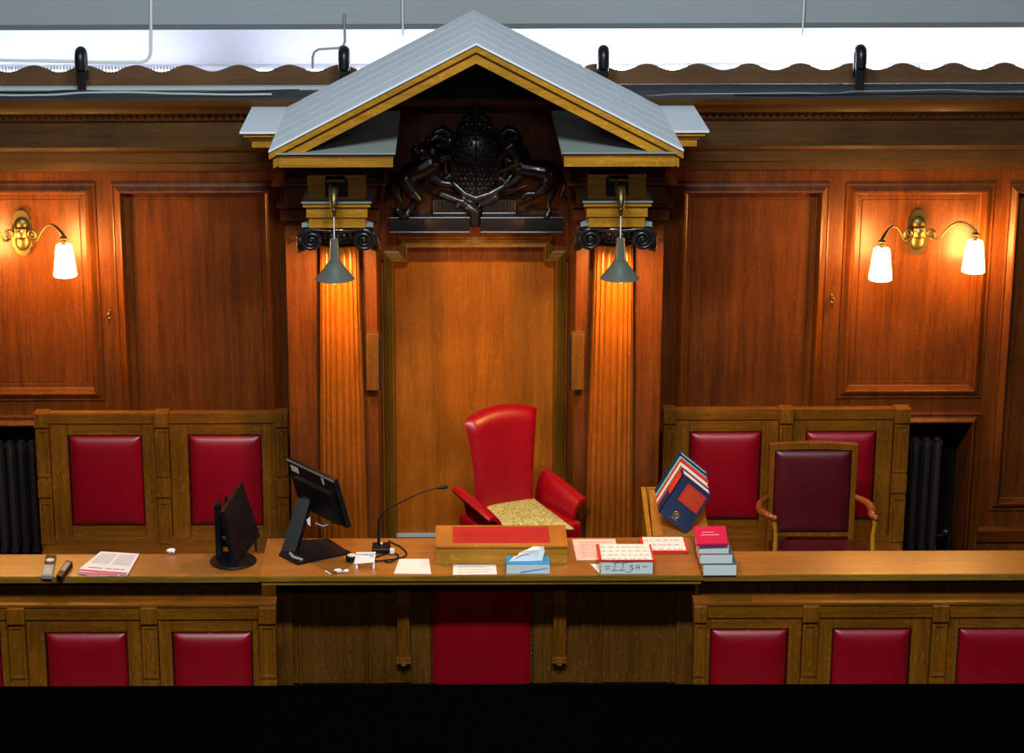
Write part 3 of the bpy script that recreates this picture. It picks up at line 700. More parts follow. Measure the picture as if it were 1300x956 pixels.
# ------------------------------------------------------------------ wall sconces
def sconce(px, py, lamps, side, mirror=1):
    c = P(px, py, YW-.02); hp = .29/2
    t = thing('wall_lamp', 'brass wall lamp with two lit white glass shades on the '+side+' wall panel', 'wall lamp', (c.x, YW+.03, c.z-.14), 'brass wall lamps')
    b = MB(); outl = []
    for k in range(17): a = PI*k/16; outl.append((c.x+.047*math.cos(a), c.z+.085+.052*math.sin(a)))
    outl += [(c.x-.060, c.z+.080), (c.x-.060, c.z-.085)]
    for k in range(17): a = PI+PI*k/16; outl.append((c.x+.047*math.cos(a), c.z-.095+.050*math.sin(a)))
    outl += [(c.x+.060, c.z-.085), (c.x+.060, c.z+.080)]
    b.exy(outl, YW+.0, YW+.028); b.ball((c.x, YW, c.z+.05), (.045, .03, .045), 16); b.ball((c.x, YW, c.z-.055), (.045, .025, .06), 16); b.build('wall_plate', M_BRASSD, t, smooth=50)
    b = MB()
    for k in range(5): b.tube([(c.x-.03+.015*k, YW-.045, c.z+.03), (c.x-.03+.015*k, YW-.05, c.z-.02)], .007, 8)
    b.ball((c.x, YW-.03, c.z+.0), (.04, .03, .04), 14); b.build('boss', M_BRASS, t, smooth=50)
    for (lx, ly, Yl) in lamps:
        sg = 1 if lx > px else -1
        top = P(lx, ly, Yl)            # top of the glass
        b = MB()
        a0 = Vector((c.x+sg*.065, YW-.05, c.z+.0)); pts = []; rr = []
        for k in range(22):
            u = k/21; a = (1-u)*3.6*PI*.8-PI/2; rad = .006+.026*u; pts.append(a0+Vector((sg*math.cos(a)*rad*1, 0, math.sin(a)*rad))); rr.append(.006+.003*u)
        e = Vector((top.x, Yl, top.z+.055)); s0 = pts[-1]
        for k in range(1, 17):
            u = k/16; x = s0.x+(e.x-s0.x)*u; y = s0.y+(e.y-s0.y)*u; z = s0.z+(e.z-s0.z)*u + .075*math.sin(PI*min(1, max(0, (u-.22)/.78)))*1.0 - .012*math.sin(PI*min(1, u/.3))
            pts.append(Vector((x, y, z))); rr.append(.0075+.004*(u > .75)*(u-.75)*4)
        b.tube(pts, rr, 10)
        b.lathe([(.008, .058), (.012, .05), (.022, .044), (.024, .040), (.014, .036), (.009, .03), (.015, .022), (.015, .016), (.008, .012), (.018, .004), (.018, 0)], top, 18); b.build('arm', M_BRASSD, t, smooth=50)
        b = MB(); b.lathe([(.012, .003), (.040, .0), (.046, -.006), (.050, -.03), (.068, -.178), (.068, -.188), (.062, -.192)], top, 32); b.build('glass_shade', M_GLASS, t, smooth=50)
sconce(1166, 295, [(1119.5, 315, 12.70), (1238, 305.5, 12.82)], 'right')
sconce(27, 296, [(81, 310.5, 12.74), (-26, 310, 12.74)], 'left')

# ------------------------------------------------------------------ radiators in the alcoves
for (x0, x1, z0, z1), lab, pz in [(alc[0], 'left', 556), (alc[1], 'right', 556)]:
    t = thing('radiator', 'dark column radiator in the recess at the far '+lab, 'radiator', ((x0+x1)/2, YW+.16, 0), 'radiators in the wall recesses')
    zt_ = ZY(pz, YW+.1, 1180)
    b = MB(); xr_ = x1-.22; x = x0+.10
    while x < xr_:
        for yy in (YW+.10, YW+.17, YW+.24): b.tube([(x, yy, .12), (x, yy, zt_-.03), (x, yy, zt_)], [.024, .024, .012], 10)
        b.tube([(x, YW+.08, zt_-.025), (x, YW+.25, zt_-.025)], .024, 10); b.tube([(x, YW+.08, .13), (x, YW+.25, .13)], .024, 10)
        x += .068
    b.build('sections', M_RAD, t, smooth=50)
    b = MB()
    for xx in (x0+.10, x-.068):
        b.box((xx-.02, YW+.09, 0), (xx+.02, YW+.25, .13), .004)
    b.build('foot', M_RAD, t)
    b = MB(); b.tube([(x-.06, YW+.17, .18), (x+.05, YW+.17, .18), (x+.05, YW+.17, 0)], .014, 8); b.ball((x+.03, YW+.17, .2), .03, 10); b.build('valve', M_IRON, t, smooth=50)

# ------------------------------------------------------------------ benches
def bench(name, label, posts, pads, Y, pyt, zseat, zfloor, padtop, padbot, group, ledge=False, railcap=14, sd=.20):
    cx = (XY(posts[0][0], pyt, Y)+XY(posts[-1][1], pyt, Y))/2; pxm = (posts[0][0]+posts[-1][1])/2
    zt_ = ZY(pyt, Y, pxm); zr = ZY(pyt+railcap, Y, pxm)
    t = thing(name, label, 'bench', (cx, Y, zfloor), group)
    X0 = XY(posts[0][0], pyt+20, Y); X1 = XY(posts[-1][1], pyt+20, Y)
    b = MB(); b.box((X0+.01, Y-.012, zr), (X1-.01, Y+.05, zt_-.004), .004)
    if ledge: b.box((X0, Y-.02, zt_), (X1, Y+.09, zt_+.018), .005)
    b.build('top_rail', M_OAKX, t)
    zb_ = zseat; z_pt = ZY(padtop, Y, pxm); z_pb = ZY(padbot, Y, pxm)
    edges = []
    def one(p0, p1, nm, mm, bv=.002): q = MB(); q.box(p0, p1, bv); return q.build(nm, mm, t)
    for i, (pa, pb) in enumerate(pads):
        xa = XY(pa, padtop, Y); xb = XY(pb, padtop, Y); L0 = XY(posts[i][1], pyt+20, Y); R0 = XY(posts[i+1][0], pyt+20, Y)
        one((L0, Y, zb_), (xa-.001, Y+.03, zr-.003), 'stile', M_OAK); one((xb+.001, Y, zb_), (R0, Y+.03, zr-.003), 'stile', M_OAK)
        edges.append((xa, xb))
    for (xa, xb) in edges:
        one((xa+.001, Y, z_pt+.003), (xb-.001, Y+.03, zr-.003), 'upper_rail', M_OAKX); one((xa+.001, Y, zb_), (xb-.001, Y+.03, z_pb-.003), 'lower_rail', M_OAKX)
    one((X0+.02, Y-.008, zb_-.01), (X1-.02, Y+.03, zb_+.03), 'base_rail', M_OAKX, .003)
    for (xa, xb) in edges:
        q = MB(); q.pad(xa+.004, xb-.004, z_pb, z_pt, Y+.004, .034, back=.014); pd = q.build('leather_pad', M_RED, t, smooth=60)
        q = MB(); w = xb-xa; h = z_pt-z_pb
        for k in range(12):
            for zz_ in (z_pb-.001, z_pt+.001): q.ball((xa+w*(k+.0)/11.5+.004, Y-.001, zz_), .0045, 6)
        for k in range(14):
            for xx in (xa+.001, xb-.001): q.ball((xx, Y-.001, z_pb+h*k/13), .0045, 6)
        q.ring(xa-.002, xb+.002, z_pb-.002, z_pt+.002, Y, [(0, -.001), (0, .002), (.006, .002), (.006, -.001)])
        q.build('nail_trim', M_NAIL, pd)
    for (pa, pb) in posts:
        xa = XY(pa, pyt+20, Y); xb = XY(pb, pyt+20, Y)
        q = MB(); q.box((xa, Y-.045, zt_-.085), (xb, Y+.055, zt_+.004), .004)
        w = xb-xa
        q.box((xa+.004, Y-.028, zfloor), (xb-.004, Y+.05, zt_-.08), .002)
        for (a_, b_) in [(.10, .40), (.56, .95)]:
            z1_ = zt_-a_; z0_ = max(zt_-b_, zseat)
            if z1_-z0_ < .05: continue
            q.ring(xa+.004, xb-.004, z0_, z1_, Y-.028, [(0, .008), (.014, .008), (.018, -.002), (w/2-.006, -.002)]);
        q.box((xa+.001, Y-.040, zt_-.53), (xb-.001, Y, zt_-.42), .003)
        q.build('post', M_OAK, t)
    q = MB(); q.box((X0+.03, Y-sd, zseat-.05), (X1-.03, Y+.02, zseat-.005), .01); q.build('seat', M_OAKX, t)
    q = MB(); q.box((X0+.03, Y-sd+.04, zfloor), (X1-.03, Y-sd+.07, zseat-.05), .003); q.build('seat_front', M_OAK, t)
    return t
bench('bench', 'long oak bench with two red leather pads behind the left counter', [(45, 63), (197, 215), (350, 366)], [(86, 180), (238.5, 331.5)], YB, 523, .36, 0, 552.5, 666.5, 'oak benches with red pads')
bench('bench', 'long oak bench with two red leather pads behind the right counter and armchair', [(841, 857), (988.5, 1005.5), (1134, 1154)], [(875.5, 967), (1023, 1112.5)], YB, 518, .36, 0, 548, 659, 'oak benches with red pads')
bench('bench', 'lower oak bench with red leather pads in front of the left counter', [(-165, -143), (11, 33), (180, 201), (329, 351)], [(-103, 0), (57, 161), (218, 320)], YF, 770, ZWELL+.46, ZWELL, 803, 912, 'oak benches with red pads', True, 16, .40)
bench('bench', 'lower oak bench with red leather pads in front of the right counter', [(880, 896), (1018, 1038), (1182, 1202), (1348, 1370)], [(902, 1001), (1057, 1157), (1217, 1320)], YF, 767, ZWELL+.46, ZWELL, 798, 908, 'oak benches with red pads', True, 16, .40)

# ------------------------------------------------------------------ counters
TH = .036
def slabtop(x0, x1, y0, y1, lab, nm, ztop_=ZC):
    t = thing(nm, lab, 'counter', ((x0+x1)/2, (y0+y1)/2, ZWELL), 'side counters')
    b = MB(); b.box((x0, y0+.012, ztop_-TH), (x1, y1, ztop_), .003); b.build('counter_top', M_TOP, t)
    b = MB(); b.box((x0, y0, ztop_-TH), (x1, y0+.012, ztop_-.0005), .004); b.build('front_edge', M_TOPE, t)
    return t
xL = XY(329, 731, YC); xR = XY(893, 731, YC)
YS1 = G(300, 703, ZC).y; YS2 = G(1000, 699.5, ZC).y; YCB = G(600, 683, ZC).y
tl = slabtop(-4.0, xL-.001, YC, YS1, 'long oak counter running left of the judge desk', 'counter')
tr_ = slabtop(xR+.001, 4.0, YC, YS2, 'long oak counter running right of the judge desk', 'counter')
for (t, a, c_) in [(tl, -4.0, xL), (tr_, xR, 4.0)]:
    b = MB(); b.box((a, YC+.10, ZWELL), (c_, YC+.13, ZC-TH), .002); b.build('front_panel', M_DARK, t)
jd = thing('judge_desk', 'raised central oak desk with fluted brackets and a red leather front', 'desk', ((xL+xR)/2, 11.3, ZWELL))
b = MB(); b.box((xL, YC+.012, ZC-TH), (xR, YCB, ZC), .001); b.build('desk_top', M_TOP, jd)
b = MB(); b.box((xL, YC-.004, ZC-TH+.006), (xR, YC+.012, ZC-.0003), .004); b.box((xL+.01, YC+.01, ZC-TH-.02), (xR-.01, YC+.06, ZC-TH+.006), .004); b.build('front_edge', M_TOPE, jd)
b = MB(); b.box((xR-.014, YC, ZC), (xR, YCB, ZC+.014), .003); b.build('end_lip', M_OAKX, jd)
YQ = 11.36
zq1 = ZC-TH
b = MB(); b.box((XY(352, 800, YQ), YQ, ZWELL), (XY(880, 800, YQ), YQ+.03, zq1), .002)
b.box((XY(352, 800, YQ-.0), YQ, ZWELL), (XY(356, 800, YQ), YCB-.02, zq1)); b.box((XY(876, 800, YQ), YQ, ZWELL), (XY(880, 800, YQ), YCB-.02, zq1))
b.build('front_board', M_DARK, jd)
b = MB()
for (a, c_, d0) in [(352, 372, .03), (858, 880, .03), (471, 490, .008), (738, 757, .008), (522, 546, .012), (678, 700, .012)]:
    b.box((XY(a, 800, YQ), YQ-d0, ZWELL), (XY(c_, 800, YQ), YQ, zq1), .003)
b.box((XY(352, 800, YQ), YQ-.012, zq1-.05), (XY(880, 800, YQ), YQ, zq1), .003)
b.build('front_stiles', M_DARK, jd)
for (a, c_) in [(378, 468), (760, 854)]:
    b = MB(); b.ring(XY(a, 800, YQ), XY(c_, 800, YQ), -.1, zq1-.055, YQ, [(0, .002), (.006, .014), (.016, .012), (.024, .002), (.03, .001)])
    b.build('panel_moulding', M_DARK, jd)
b = MB(); b.pad(XY(549, 800, YQ), XY(674, 800, YQ), -.06, zq1-.05, YQ-.004, .02, scal=.002); lp = b.build('leather_panel', M_RED, jd, smooth=60)
for px in (547.5, 676):
    b = MB(); xx = XY(px, 800, YQ); b.box((xx-.003, YQ-.013, -.06), (xx+.003, YQ-.002, zq1-.05))
    for k in range(26): b.ball((xx, YQ-.014, -.05+(zq1)*k/26), .005, 6)
    b.build('nail_trim', M_BRASSD, lp)
for (a, c_) in [(503.5, 521), (701.5, 719.5)]:
    xa, xb = XY(a, 800, YQ-.05), XY(c_, 800, YQ-.05); w = xb-xa
    b = MB(); zt_ = ZY(764, YQ-.07); zb_ = ZY(834, YQ-.05)
    b.exx([(YQ-.012, zq1), (YQ-.07, zq1), (YQ-.07, zt_), (YQ-.045, zb_), (YQ-.012, zb_)], xa+.004, xb-.004)
    for k in range(6):
        xx = xa+.010+(w-.020)*k/5; b.tube([(xx, YQ-.073, zt_-.02), (xx, YQ-.049, zb_+.006)], .0048, 8)
    b.box((xa-.002, YQ-.08, zt_), (xb+.002, YQ-.012, zt_+.012), .002); b.box((xa, YQ-.076, zt_-.012), (xb, YQ-.012, zt_-.001), .002)
    b.box((xa-.002, YQ-.062, zb_-.022), (xb+.002, YQ-.012, zb_), .003)
    b.tube([(xa-.002, YQ-.045, zb_-.034), (xb+.002, YQ-.045, zb_-.034)], .013, 12); b.box((xa+w*.32, YQ-.066, zb_-.050), (xb-w*.32, YQ-.02, zb_-.02), .005)
    b.build('fluted_bracket', M_OAK, jd, smooth=35)
# return shelf at the judge's left hand, holding the leaning books
c1 = G(829.6, 684, ZC+.004); c2 = P(823.5, 622, 12.02); c1 = Vector((c1.x, max(c1.y, YCB+.01), c1.z)); wd = Vector((.29, 0, 0)); c3 = c2+wd; c4 = c1+wd
t = thing('book_rest', 'pale oak sloping book rest behind the judge desk under the leaning books', 'book rest', ((c1.x+c3.x)/2, (c1.y+c2.y)/2, 0))
b = MB(); b.slab([c1, c2, c3, c4], (0, 0, -.025)); b.build('sloping_top', M_RACK, t)
for (xx, nm) in [(c1.x-.030, 'side_panel'), (c4.x+.002, 'side_panel')]:
    b = MB(); vs = [(xx, c1.y, 0), (xx, c2.y+.02, 0), (xx, c2.y+.02, c2.z+.012), (xx, c1.y, c1.z-.01)]; b.slab(vs, (.026, 0, 0)); b.build(nm, M_GOLD, t)
b = MB(); b.box((c1.x, c2.y, 0), (c4.x, c2.y+.02, c2.z+.012), .003); b.build('back_panel', M_GOLD, t)
sl_ = (c2-c1); sl_.x = 0; sl_.normalize()

# ------------------------------------------------------------------ added black ledge, made up to fill the unseen foreground
t = MB(); zv = ZY(869.5, 10.3); t.box((-4.2, 8.6, ZWELL), (4.2, 10.3, zv), .004); struct(t.build('added_ledge', M_VOID))

# ------------------------------------------------------------------ judge's chair
cz = H-4.42; bl = G(607, 641, cz+.02); br = G(676, 629, cz+.02); fr = G(729, 671, cz+.02); fl = G(630, 669, cz+.02)
cc = (bl+br+fr+fl)/4; yaw = math.atan2(br.y-bl.y, br.x-bl.x)
X = Matrix.Translation((cc.x, cc.y, 0)) @ Matrix.Rotation(yaw*1.15, 4, 'Z')
ch = thing('judge_chair', 'high backed red leather chair turned slightly behind the judge desk', 'chair', (cc.x, cc.y, 0))
b = MB(X); b.box((-.27, -.24, cz-.12), (.27, .24, cz), .04, seg=4); b.build('seat', M_REDC, ch, smooth=50)
def backrest():
    b = MB(X); vs = []; fs = []; nx, nz = 16, 22; hh = .60
    for s_ in (0, 1):
        for j in range(nz+1):
            for i in range(nx+1):
                u = i/nx*2-1; v = j/nz
                w = .185+.058*v-.012*math.sin(PI*v)
                e = (1-abs(u)**8)**.5; topc = .045*(1-u*u)
                x = u*w+.03*v; z = cz-.06+v*(hh+topc*v); rnd = min(1, (1-v)/.10+.25) if v > .9 else 1
                th = .052*e*rnd; y = .19+.07*v+.03*v*v - .03*u*u
                edge = 1 if s_ == 0 else -1
                vs.append((x, y-edge*th, z))
    st_ = (nx+1)*(nz+1)
    for s_ in (0, 1):
        for j in range(nz):
            for i in range(nx): a = s_*st_+j*(nx+1)+i; fs.append((a, a+1, a+nx+2, a+nx+1))
    for j in range(nz):
        for i in (0, nx): a = j*(nx+1)+i; fs.append((a, a+nx+1, st_+a+nx+1, st_+a))
    for i in range(nx):
        for j in (0, nz): a = j*(nx+1)+i; fs.append((a, a+1, st_+a+1, st_+a))
    b.add(vs, fs); return b
backrest().build('backrest', M_REDC, ch, smooth=60)
for sg in (-1, 1):
    b = MB(X); vs = []; fs = []; ny, ns = 10, 12
    # arm: padded flap that rises from the seat side and rolls outwards
    for s_ in (0, 1):
        for j in range(ny+1):
            v = j/ny; y = .20-.40*v
            for i in range(ns+1):
                u = i/ns
                hgt = .17*(1-.35*v); a = u*PI*.62
                x = sg*(.232+.072*(1-math.cos(a))); z = cz-.05+(hgt+.05)*math.sin(min(a, PI*.62))*1.0
                nx_ = math.cos(a)*sg*-1; nz_ = math.sin(a)
                th = .020 if s_ == 0 else -.020
                e = math.sin(PI*min(1, max(0, .08+.84*u)))**.4*math.sin(PI*min(1, max(0, .05+.9*v)))**.3
                vs.append((x+(-sg*math.cos(a))*th*e, y, z+math.sin(a)*th*e))
    st_ = (ny+1)*(ns+1)
    for s_ in (0, 1):
        for j in range(ny):
            for i in range(ns): a = s_*st_+j*(ns+1)+i; fs.append((a, a+1, a+ns+2, a+ns+1))
    for j in range(ny):
        for i in (0, ns): a = j*(ns+1)+i; fs.append((a, a+ns+1, st_+a+ns+1, st_+a))
    for i in range(ns):
        for j in (0, ny): a = j*(ns+1)+i; fs.append((a, a+1, st_+a+1, st_+a))
    b.add(vs, fs); b.build('armrest', M_REDC, ch, smooth=60)
b = MB(X); b.tube([(0, 0, .10), (0, 0, cz-.12)], .03, 14); b.lathe([(.09, cz-.14), (.09, cz-.12)], (0, 0, 0), 20); b.build('pedestal', M_BLK, ch, smooth=40)
b = MB(X)
for k in range(5):
    a = 2*PI*k/5+.3; e_ = Vector((math.cos(a)*.24, math.sin(a)*.24, .07)); b.tube([(0, 0, .11), e_], [.03, .018], 8); b.ball((e_.x, e_.y, .03), .03, 10)
b.build('star_base', M_BLK, ch, smooth=40)
# seat cushion
b = MB(); vs = []; fs = []; n = 14; th = .03
q = [G(630, 668, cz+.03), G(729, 671, cz+.03), G(677, 632, cz+.03), G(609, 644, cz+.03)]
for s_ in (1, -1):
    for j in range(n+1):
        for i in range(n+1):
            u, v = i/n, j/n; p = q[0]*(1-u)*(1-v)+q[1]*u*(1-v)+q[2]*u*v+q[3]*(1-u)*v
            e = (min(1, min(u, 1-u)*6+.0)**.5)*(min(1, min(v, 1-v)*6)**.5)
            vs.append((p.x, p.y, cz+.026+s_*(.003+.022*e)+(.004*noise.noise(Vector((u*6, v*6, 0)))*e if s_ > 0 else 0)))
st_ = (n+1)**2
for s_ in (0, 1):
    for j in range(n):
        for i in range(n): a = s_*st_+j*(n+1)+i; fs.append((a, a+1, a+n+2, a+n+1))
for k in range(n):
    for (a, c_) in [(k, k+1), (n*(n+1)+k, n*(n+1)+k+1), (k*(n+1), (k+1)*(n+1)), (k*(n+1)+n, (k+1)*(n+1)+n)]: fs.append((a, c_, st_+c_, st_+a))
b.add(vs, fs); tag(b.build('cushion', M_FLOR, smooth=60), 'flat yellow green floral cushion on the high backed red chair', 'cushion')

# ------------------------------------------------------------------ burgundy armchair
Ya = 12.12
xa, xb = XY(975.5, 600, Ya), XY(1087, 600, Ya); zt_ = ZY(565, Ya); zs_ = .57; cxa = (xa+xb)/2
ac = thing('armchair', 'wooden armchair with burgundy leather back and scrolled arms at the right bench', 'armchair', (cxa, Ya-.2, 0))
hw = (xb-xa)/2
b = MB()
for sg in (-1, 1):
    x = cxa+sg*(hw-.016); b.box((x-.016, Ya-.02, 0), (x+.016, Ya+.025, zt_-.008), .005)
for k in range(12):
    u0_, u1_ = -1+k/6, -1+(k+1)/6; f_ = lambda u: .012*(1-u*u)
    b.slab([(cxa+hw*u0_, Ya-.021, zt_-.036+f_(u0_)), (cxa+hw*u1_, Ya-.021, zt_-.036+f_(u1_)), (cxa+hw*u1_, Ya-.021, zt_+f_(u1_)), (cxa+hw*u0_, Ya-.021, zt_+f_(u0_))], (0, .047, 0))
_arch = [(cxa-hw, zt_-.028)]+[(cxa-hw+2*hw*k/12, zt_-.004+.012*math.sin(PI*k/12)) for k in range(13)]+[(cxa+hw, zt_-.028)]+[(cxa+hw-.02-(2*hw-.04)*k/12, zt_-.034+.012*math.sin(PI*k/12)) for k in range(13)]
b.box((xa+.03, Ya-.015, zs_+.01), (xb-.03, Ya+.02, zs_+.035), .003)
b.build('back_frame', M_OAK, ac)
b = MB(); b.pad(cxa-hw+.034, cxa+hw-.034, zs_+.03, zt_-.036, Ya-.006, .028, scal=.0); b.build('backrest', M_BURG, ac, smooth=60)
b = MB(); b.box((cxa-hw+.01, Ya-.46, zs_-.07), (cxa+hw-.01, Ya-.02, zs_), .03, seg=4); b.build('seat', M_BURG, ac, smooth=50)
b = MB(); b.box((cxa-hw+.0, Ya-.47, zs_-.12), (cxa+hw-.0, Ya+.0, zs_-.055), .006); b.build('seat_rail', M_OAKX, ac)
for (sg, pa, pf) in [(-1, (961.5, 637), (985, 659)), (1, (1103, 634), (1112, 656))]:
    Yf = 11.80; 
    xf = XY(983 if sg < 0 else 1112, 659, Yf); zf = ZY(659, Yf)
    xs_ = cxa+sg*hw*.98; zbk = ZY(633, Ya-.02)
    out_ = xs_+sg*.05
    b = MB(); pts = [Vector((xs_, Ya, zbk)), Vector((out_+sg*.01, Ya-.10, zbk-.005)), Vector((out_+sg*.02, Ya-.20, zbk-.015)), Vector((out_+sg*.0, Ya-.29, zf+.01)), Vector((xf, Yf, zf))]
    pp = []
    for i in range(len(pts)-1):
        for k in range(5):
            u = k/5; p0 = pts[max(0, i-1)]; p1 = pts[i]; p2 = pts[i+1]; p3 = pts[min(len(pts)-1, i+2)]
            pp.append(.5*((2*p1)+(p2-p0)*u+(2*p0-5*p1+4*p2-p3)*u*u+(3*p1-p0-3*p2+p3)*u**3))
    pp.append(pts[-1]); n_ = len(pp)
    b.tube(pp, [.014+.010*math.sin(PI*k/(n_-1)) for k in range(n_)], 12); b.ball(pts[-1], (.019, .022, .018), 12); b.build('arm', wood('arm_oak'+str(sg), (.16, .04, .008), (.34, .10, .02), 'Y', .3, 1, .4, .1), ac, smooth=60)
    b = MB(); b.tube([(xf, Yf+.005, zf-.01), (xf-sg*.012, Yf+.0, zf-.10), (xf-sg*.010, Yf-.01, zf-.20), (xf+sg*.004, Yf-.02, zs_-.09)], [.014, .013, .015, .017], 12); b.build('arm_post', M_GOLD, ac, smooth=60)
    b = MB(); b.tube([(cxa+sg*(hw-.03), Ya-.44, zs_-.11), (cxa+sg*(hw-.03), Ya-.44, 0)], [.024, .016], 12); b.build('front_leg', M_OAK, ac, smooth=60)

# ------------------------------------------------------------------ things on the desk
ZT = ZC+.001
def strokes(mb, o, ex, ey, nrm, lines, w, th=.0006):
    for ln in lines:
        for a, c_ in zip(ln[:-1], ln[1:]):
            A = o+ex*a[0]+ey*a[1]; B = o+ex*c_[0]+ey*c_[1]; d_ = (B-A).normalized(); s_ = d_.cross(nrm).normalized()*w/2
            A = A-d_*w*.3; B = B+d_*w*.3
            mb.slab([A-s_, B-s_, B+s_, A+s_], nrm*th)
UP = Vector((0, 0, 1))
def sheet(name, pix, z, th, mm, label, cat, lines=None, lm=None, group=None, rows=0, ind=.1):
    b = MB(); q = [G(x, y, z+th) for x, y in pix]; b.slab(q, (0, 0, -th))
    if rows:
        t = thing(name, label, cat, (sum((p.x for p in q))/4, sum((p.y for p in q))/4, z), group); b.build('sheet', mm, t)
        k = MB()
        for r_ in range(rows):
            v = .12+.76*(r_+.5)/rows; e = random.uniform(.75, .92)
            A = (q[0]*(1-v)+q[3]*v); B = (q[1]*(1-v)+q[2]*v)
            strokes(k, A, (B-A), UP, UP, [[(ind, 0), (e, 0)]], .004)
        k.build('print', lm or M_INK, t); return t
    o = b.build(name, mm); return tag(o, label, cat, group)
# left counter
def remote():
    pix = [(52.5, 730.5), (66.5, 731), (71.5, 705), (58.5, 704.5)]; q = [G(x, y, ZT+.018) for x, y in pix]
    t = thing('remote_control', 'long grey remote control with a black top end on the left counter', 'remote control', (sum(p.x for p in q)/4, sum(p.y for p in q)/4, ZT))
    b = MB(); b.slab(q, (0, 0, -.018)); b.build('body', M_GREYP, t)
    k = MB(); A = lambda u, v: q[0]*(1-u)*(1-v)+q[1]*u*(1-v)+q[2]*u*v+q[3]*(1-u)*v
    k.slab([A(0, .55), A(1, .55), A(1, 1), A(0, 1)], (0, 0, .0015)); k.build('key_field', M_BLK, t)
    k = MB(); c = A(.5, .74); k.lathe([(.022, 0), (.022, .004), (.018, .006)], c, 20)
    for i in range(3):
        for j in range(4): p = A(.25+.25*i, .12+.1*j); k.box(p+Vector((-.005, -.006, 0)), p+Vector((.005, .006, .003)), .001)
    k.build('buttons', M_WHITE, t)
remote()
pix = [(71.5, 730), (78, 732), (92, 713), (84, 711)]; q = [G(x, y, ZT+.03) for x, y in pix]
t = thing('remote_control', 'small black handset beside the long grey remote', 'remote control', (sum(p.x for p in q)/4, sum(p.y for p in q)/4, ZT))
b = MB(); b.slab(q, (0, 0, -.03)); b.build('body', M_BLK, t)
b = MB(); A = lambda u, v: q[0]*(1-u)*(1-v)+q[1]*u*(1-v)+q[2]*u*v+q[3]*(1-u)*v
b.slab([A(.15, .35), A(.85, .35), A(.85, .9), A(.15, .9)], (0, 0, .001)); b.build('display', M_GREYP, t)
for i, (pix, mm, lab, rw) in enumerate([([(109, 731), (161, 730.7), (174, 706), (130, 705)], M_PAPER, 'bottom booklet of the white and crimson pile on the left counter', 0),
                         ([(98, 728), (150, 731), (172, 704), (126, 703)], M_PAPER, 'white booklet in the middle of the pile on the left counter', 0),
                         ([(97.5, 724.5), (162, 729.5), (177, 703), (128, 700)], M_PAPER, 'white printed booklet on top of the pile on the left counter', 5)]):
    z = ZT+.003*i; q = [G(x, y, z+.003) for x, y in pix]
    t = thing('booklet', lab, 'booklet', (sum(p.x for p in q)/4, sum(p.y for p in q)/4, z), 'booklets on the left counter')
    b = MB(); b.slab(q, (0, 0, -.003)); b.build('cover', mm, t)
    A = lambda u, v: q[0]*(1-u)*(1-v)+q[1]*u*(1-v)+q[2]*u*v+q[3]*(1-u)*v
    b = MB(); b.slab([A(.0, .0), A(.98, .0), A(.98, .08), A(.0, .08)], (0, 0, .0008)); b.build('crimson_band', M_PINK, t)
    if rw:
        k = MB(); k.slab([A(.08, .42), A(.48, .40), A(.48, .92), A(.08, .92)], (0, 0, .0006)); k.slab([A(.54, .40), A(.94, .40), A(.94, .92), A(.54, .92)], (0, 0, .0006)); k.build('picture', mat('pale_grey_print', (.62, .68, .78), .6), t)
        k = MB(); strokes(k, A(0, .2), A(1, .2)-A(0, .2), UP, UP, [[(.15, 0), (.42, 0)], [(.5, 0), (.62, 0)], [(.66, 0), (.78, 0)], [(.82, 0), (.88, 0)]], .008); k.build('print', M_INK, t)
def crumple(cx_, cy_, px, r, name, label, cat, mm=M_PAPER, sc=(1, 1, .6)):
    bm = bmesh.new(); bmesh.ops.create_icosphere(bm, subdivisions=3, radius=1); c = G(px[0], px[1], ZT)
    for v in bm.verts:
        k = 1+.5*noise.noise(v.co*2.2+Vector((px[0], 0, 0))); v.co = Vector((v.co.x*k*r*sc[0], v.co.y*k*r*sc[1], v.co.z*k*r*sc[2]))
    mz = min(v.co.z for v in bm.verts)
    bm.transform(Matrix.Translation(c-Vector((0, 0, mz)))); b = MB(); b.from_bm(bm); return tag(b.build(name, mm, smooth=30), label, cat)
crumple(0, 0, (217, 702.5), .018, 'crumpled_paper', 'tiny crumpled white paper at the back edge of the left counter', 'paper', sc=(1.3, .8, .7))
crumple(0, 0, (429, 727), .019, 'crumpled_tissue', 'crumpled white tissue near the front edge left of the white stand', 'tissue', sc=(1.1, .8, .5))
crumple(0, 0, (439.5, 726.5), .014, 'crumpled_tissue', 'smaller crumpled white tissue touching the larger one', 'tissue', sc=(1.1, .9, .5))
b = MB(); b.tube([G(413, 725, ZT+.004), G(419, 728.5, ZT+.004)], .004, 8); tag(b.build('pencil_stub', M_PAPER), 'short cream pencil stub at the front edge left of the tissues', 'pencil')

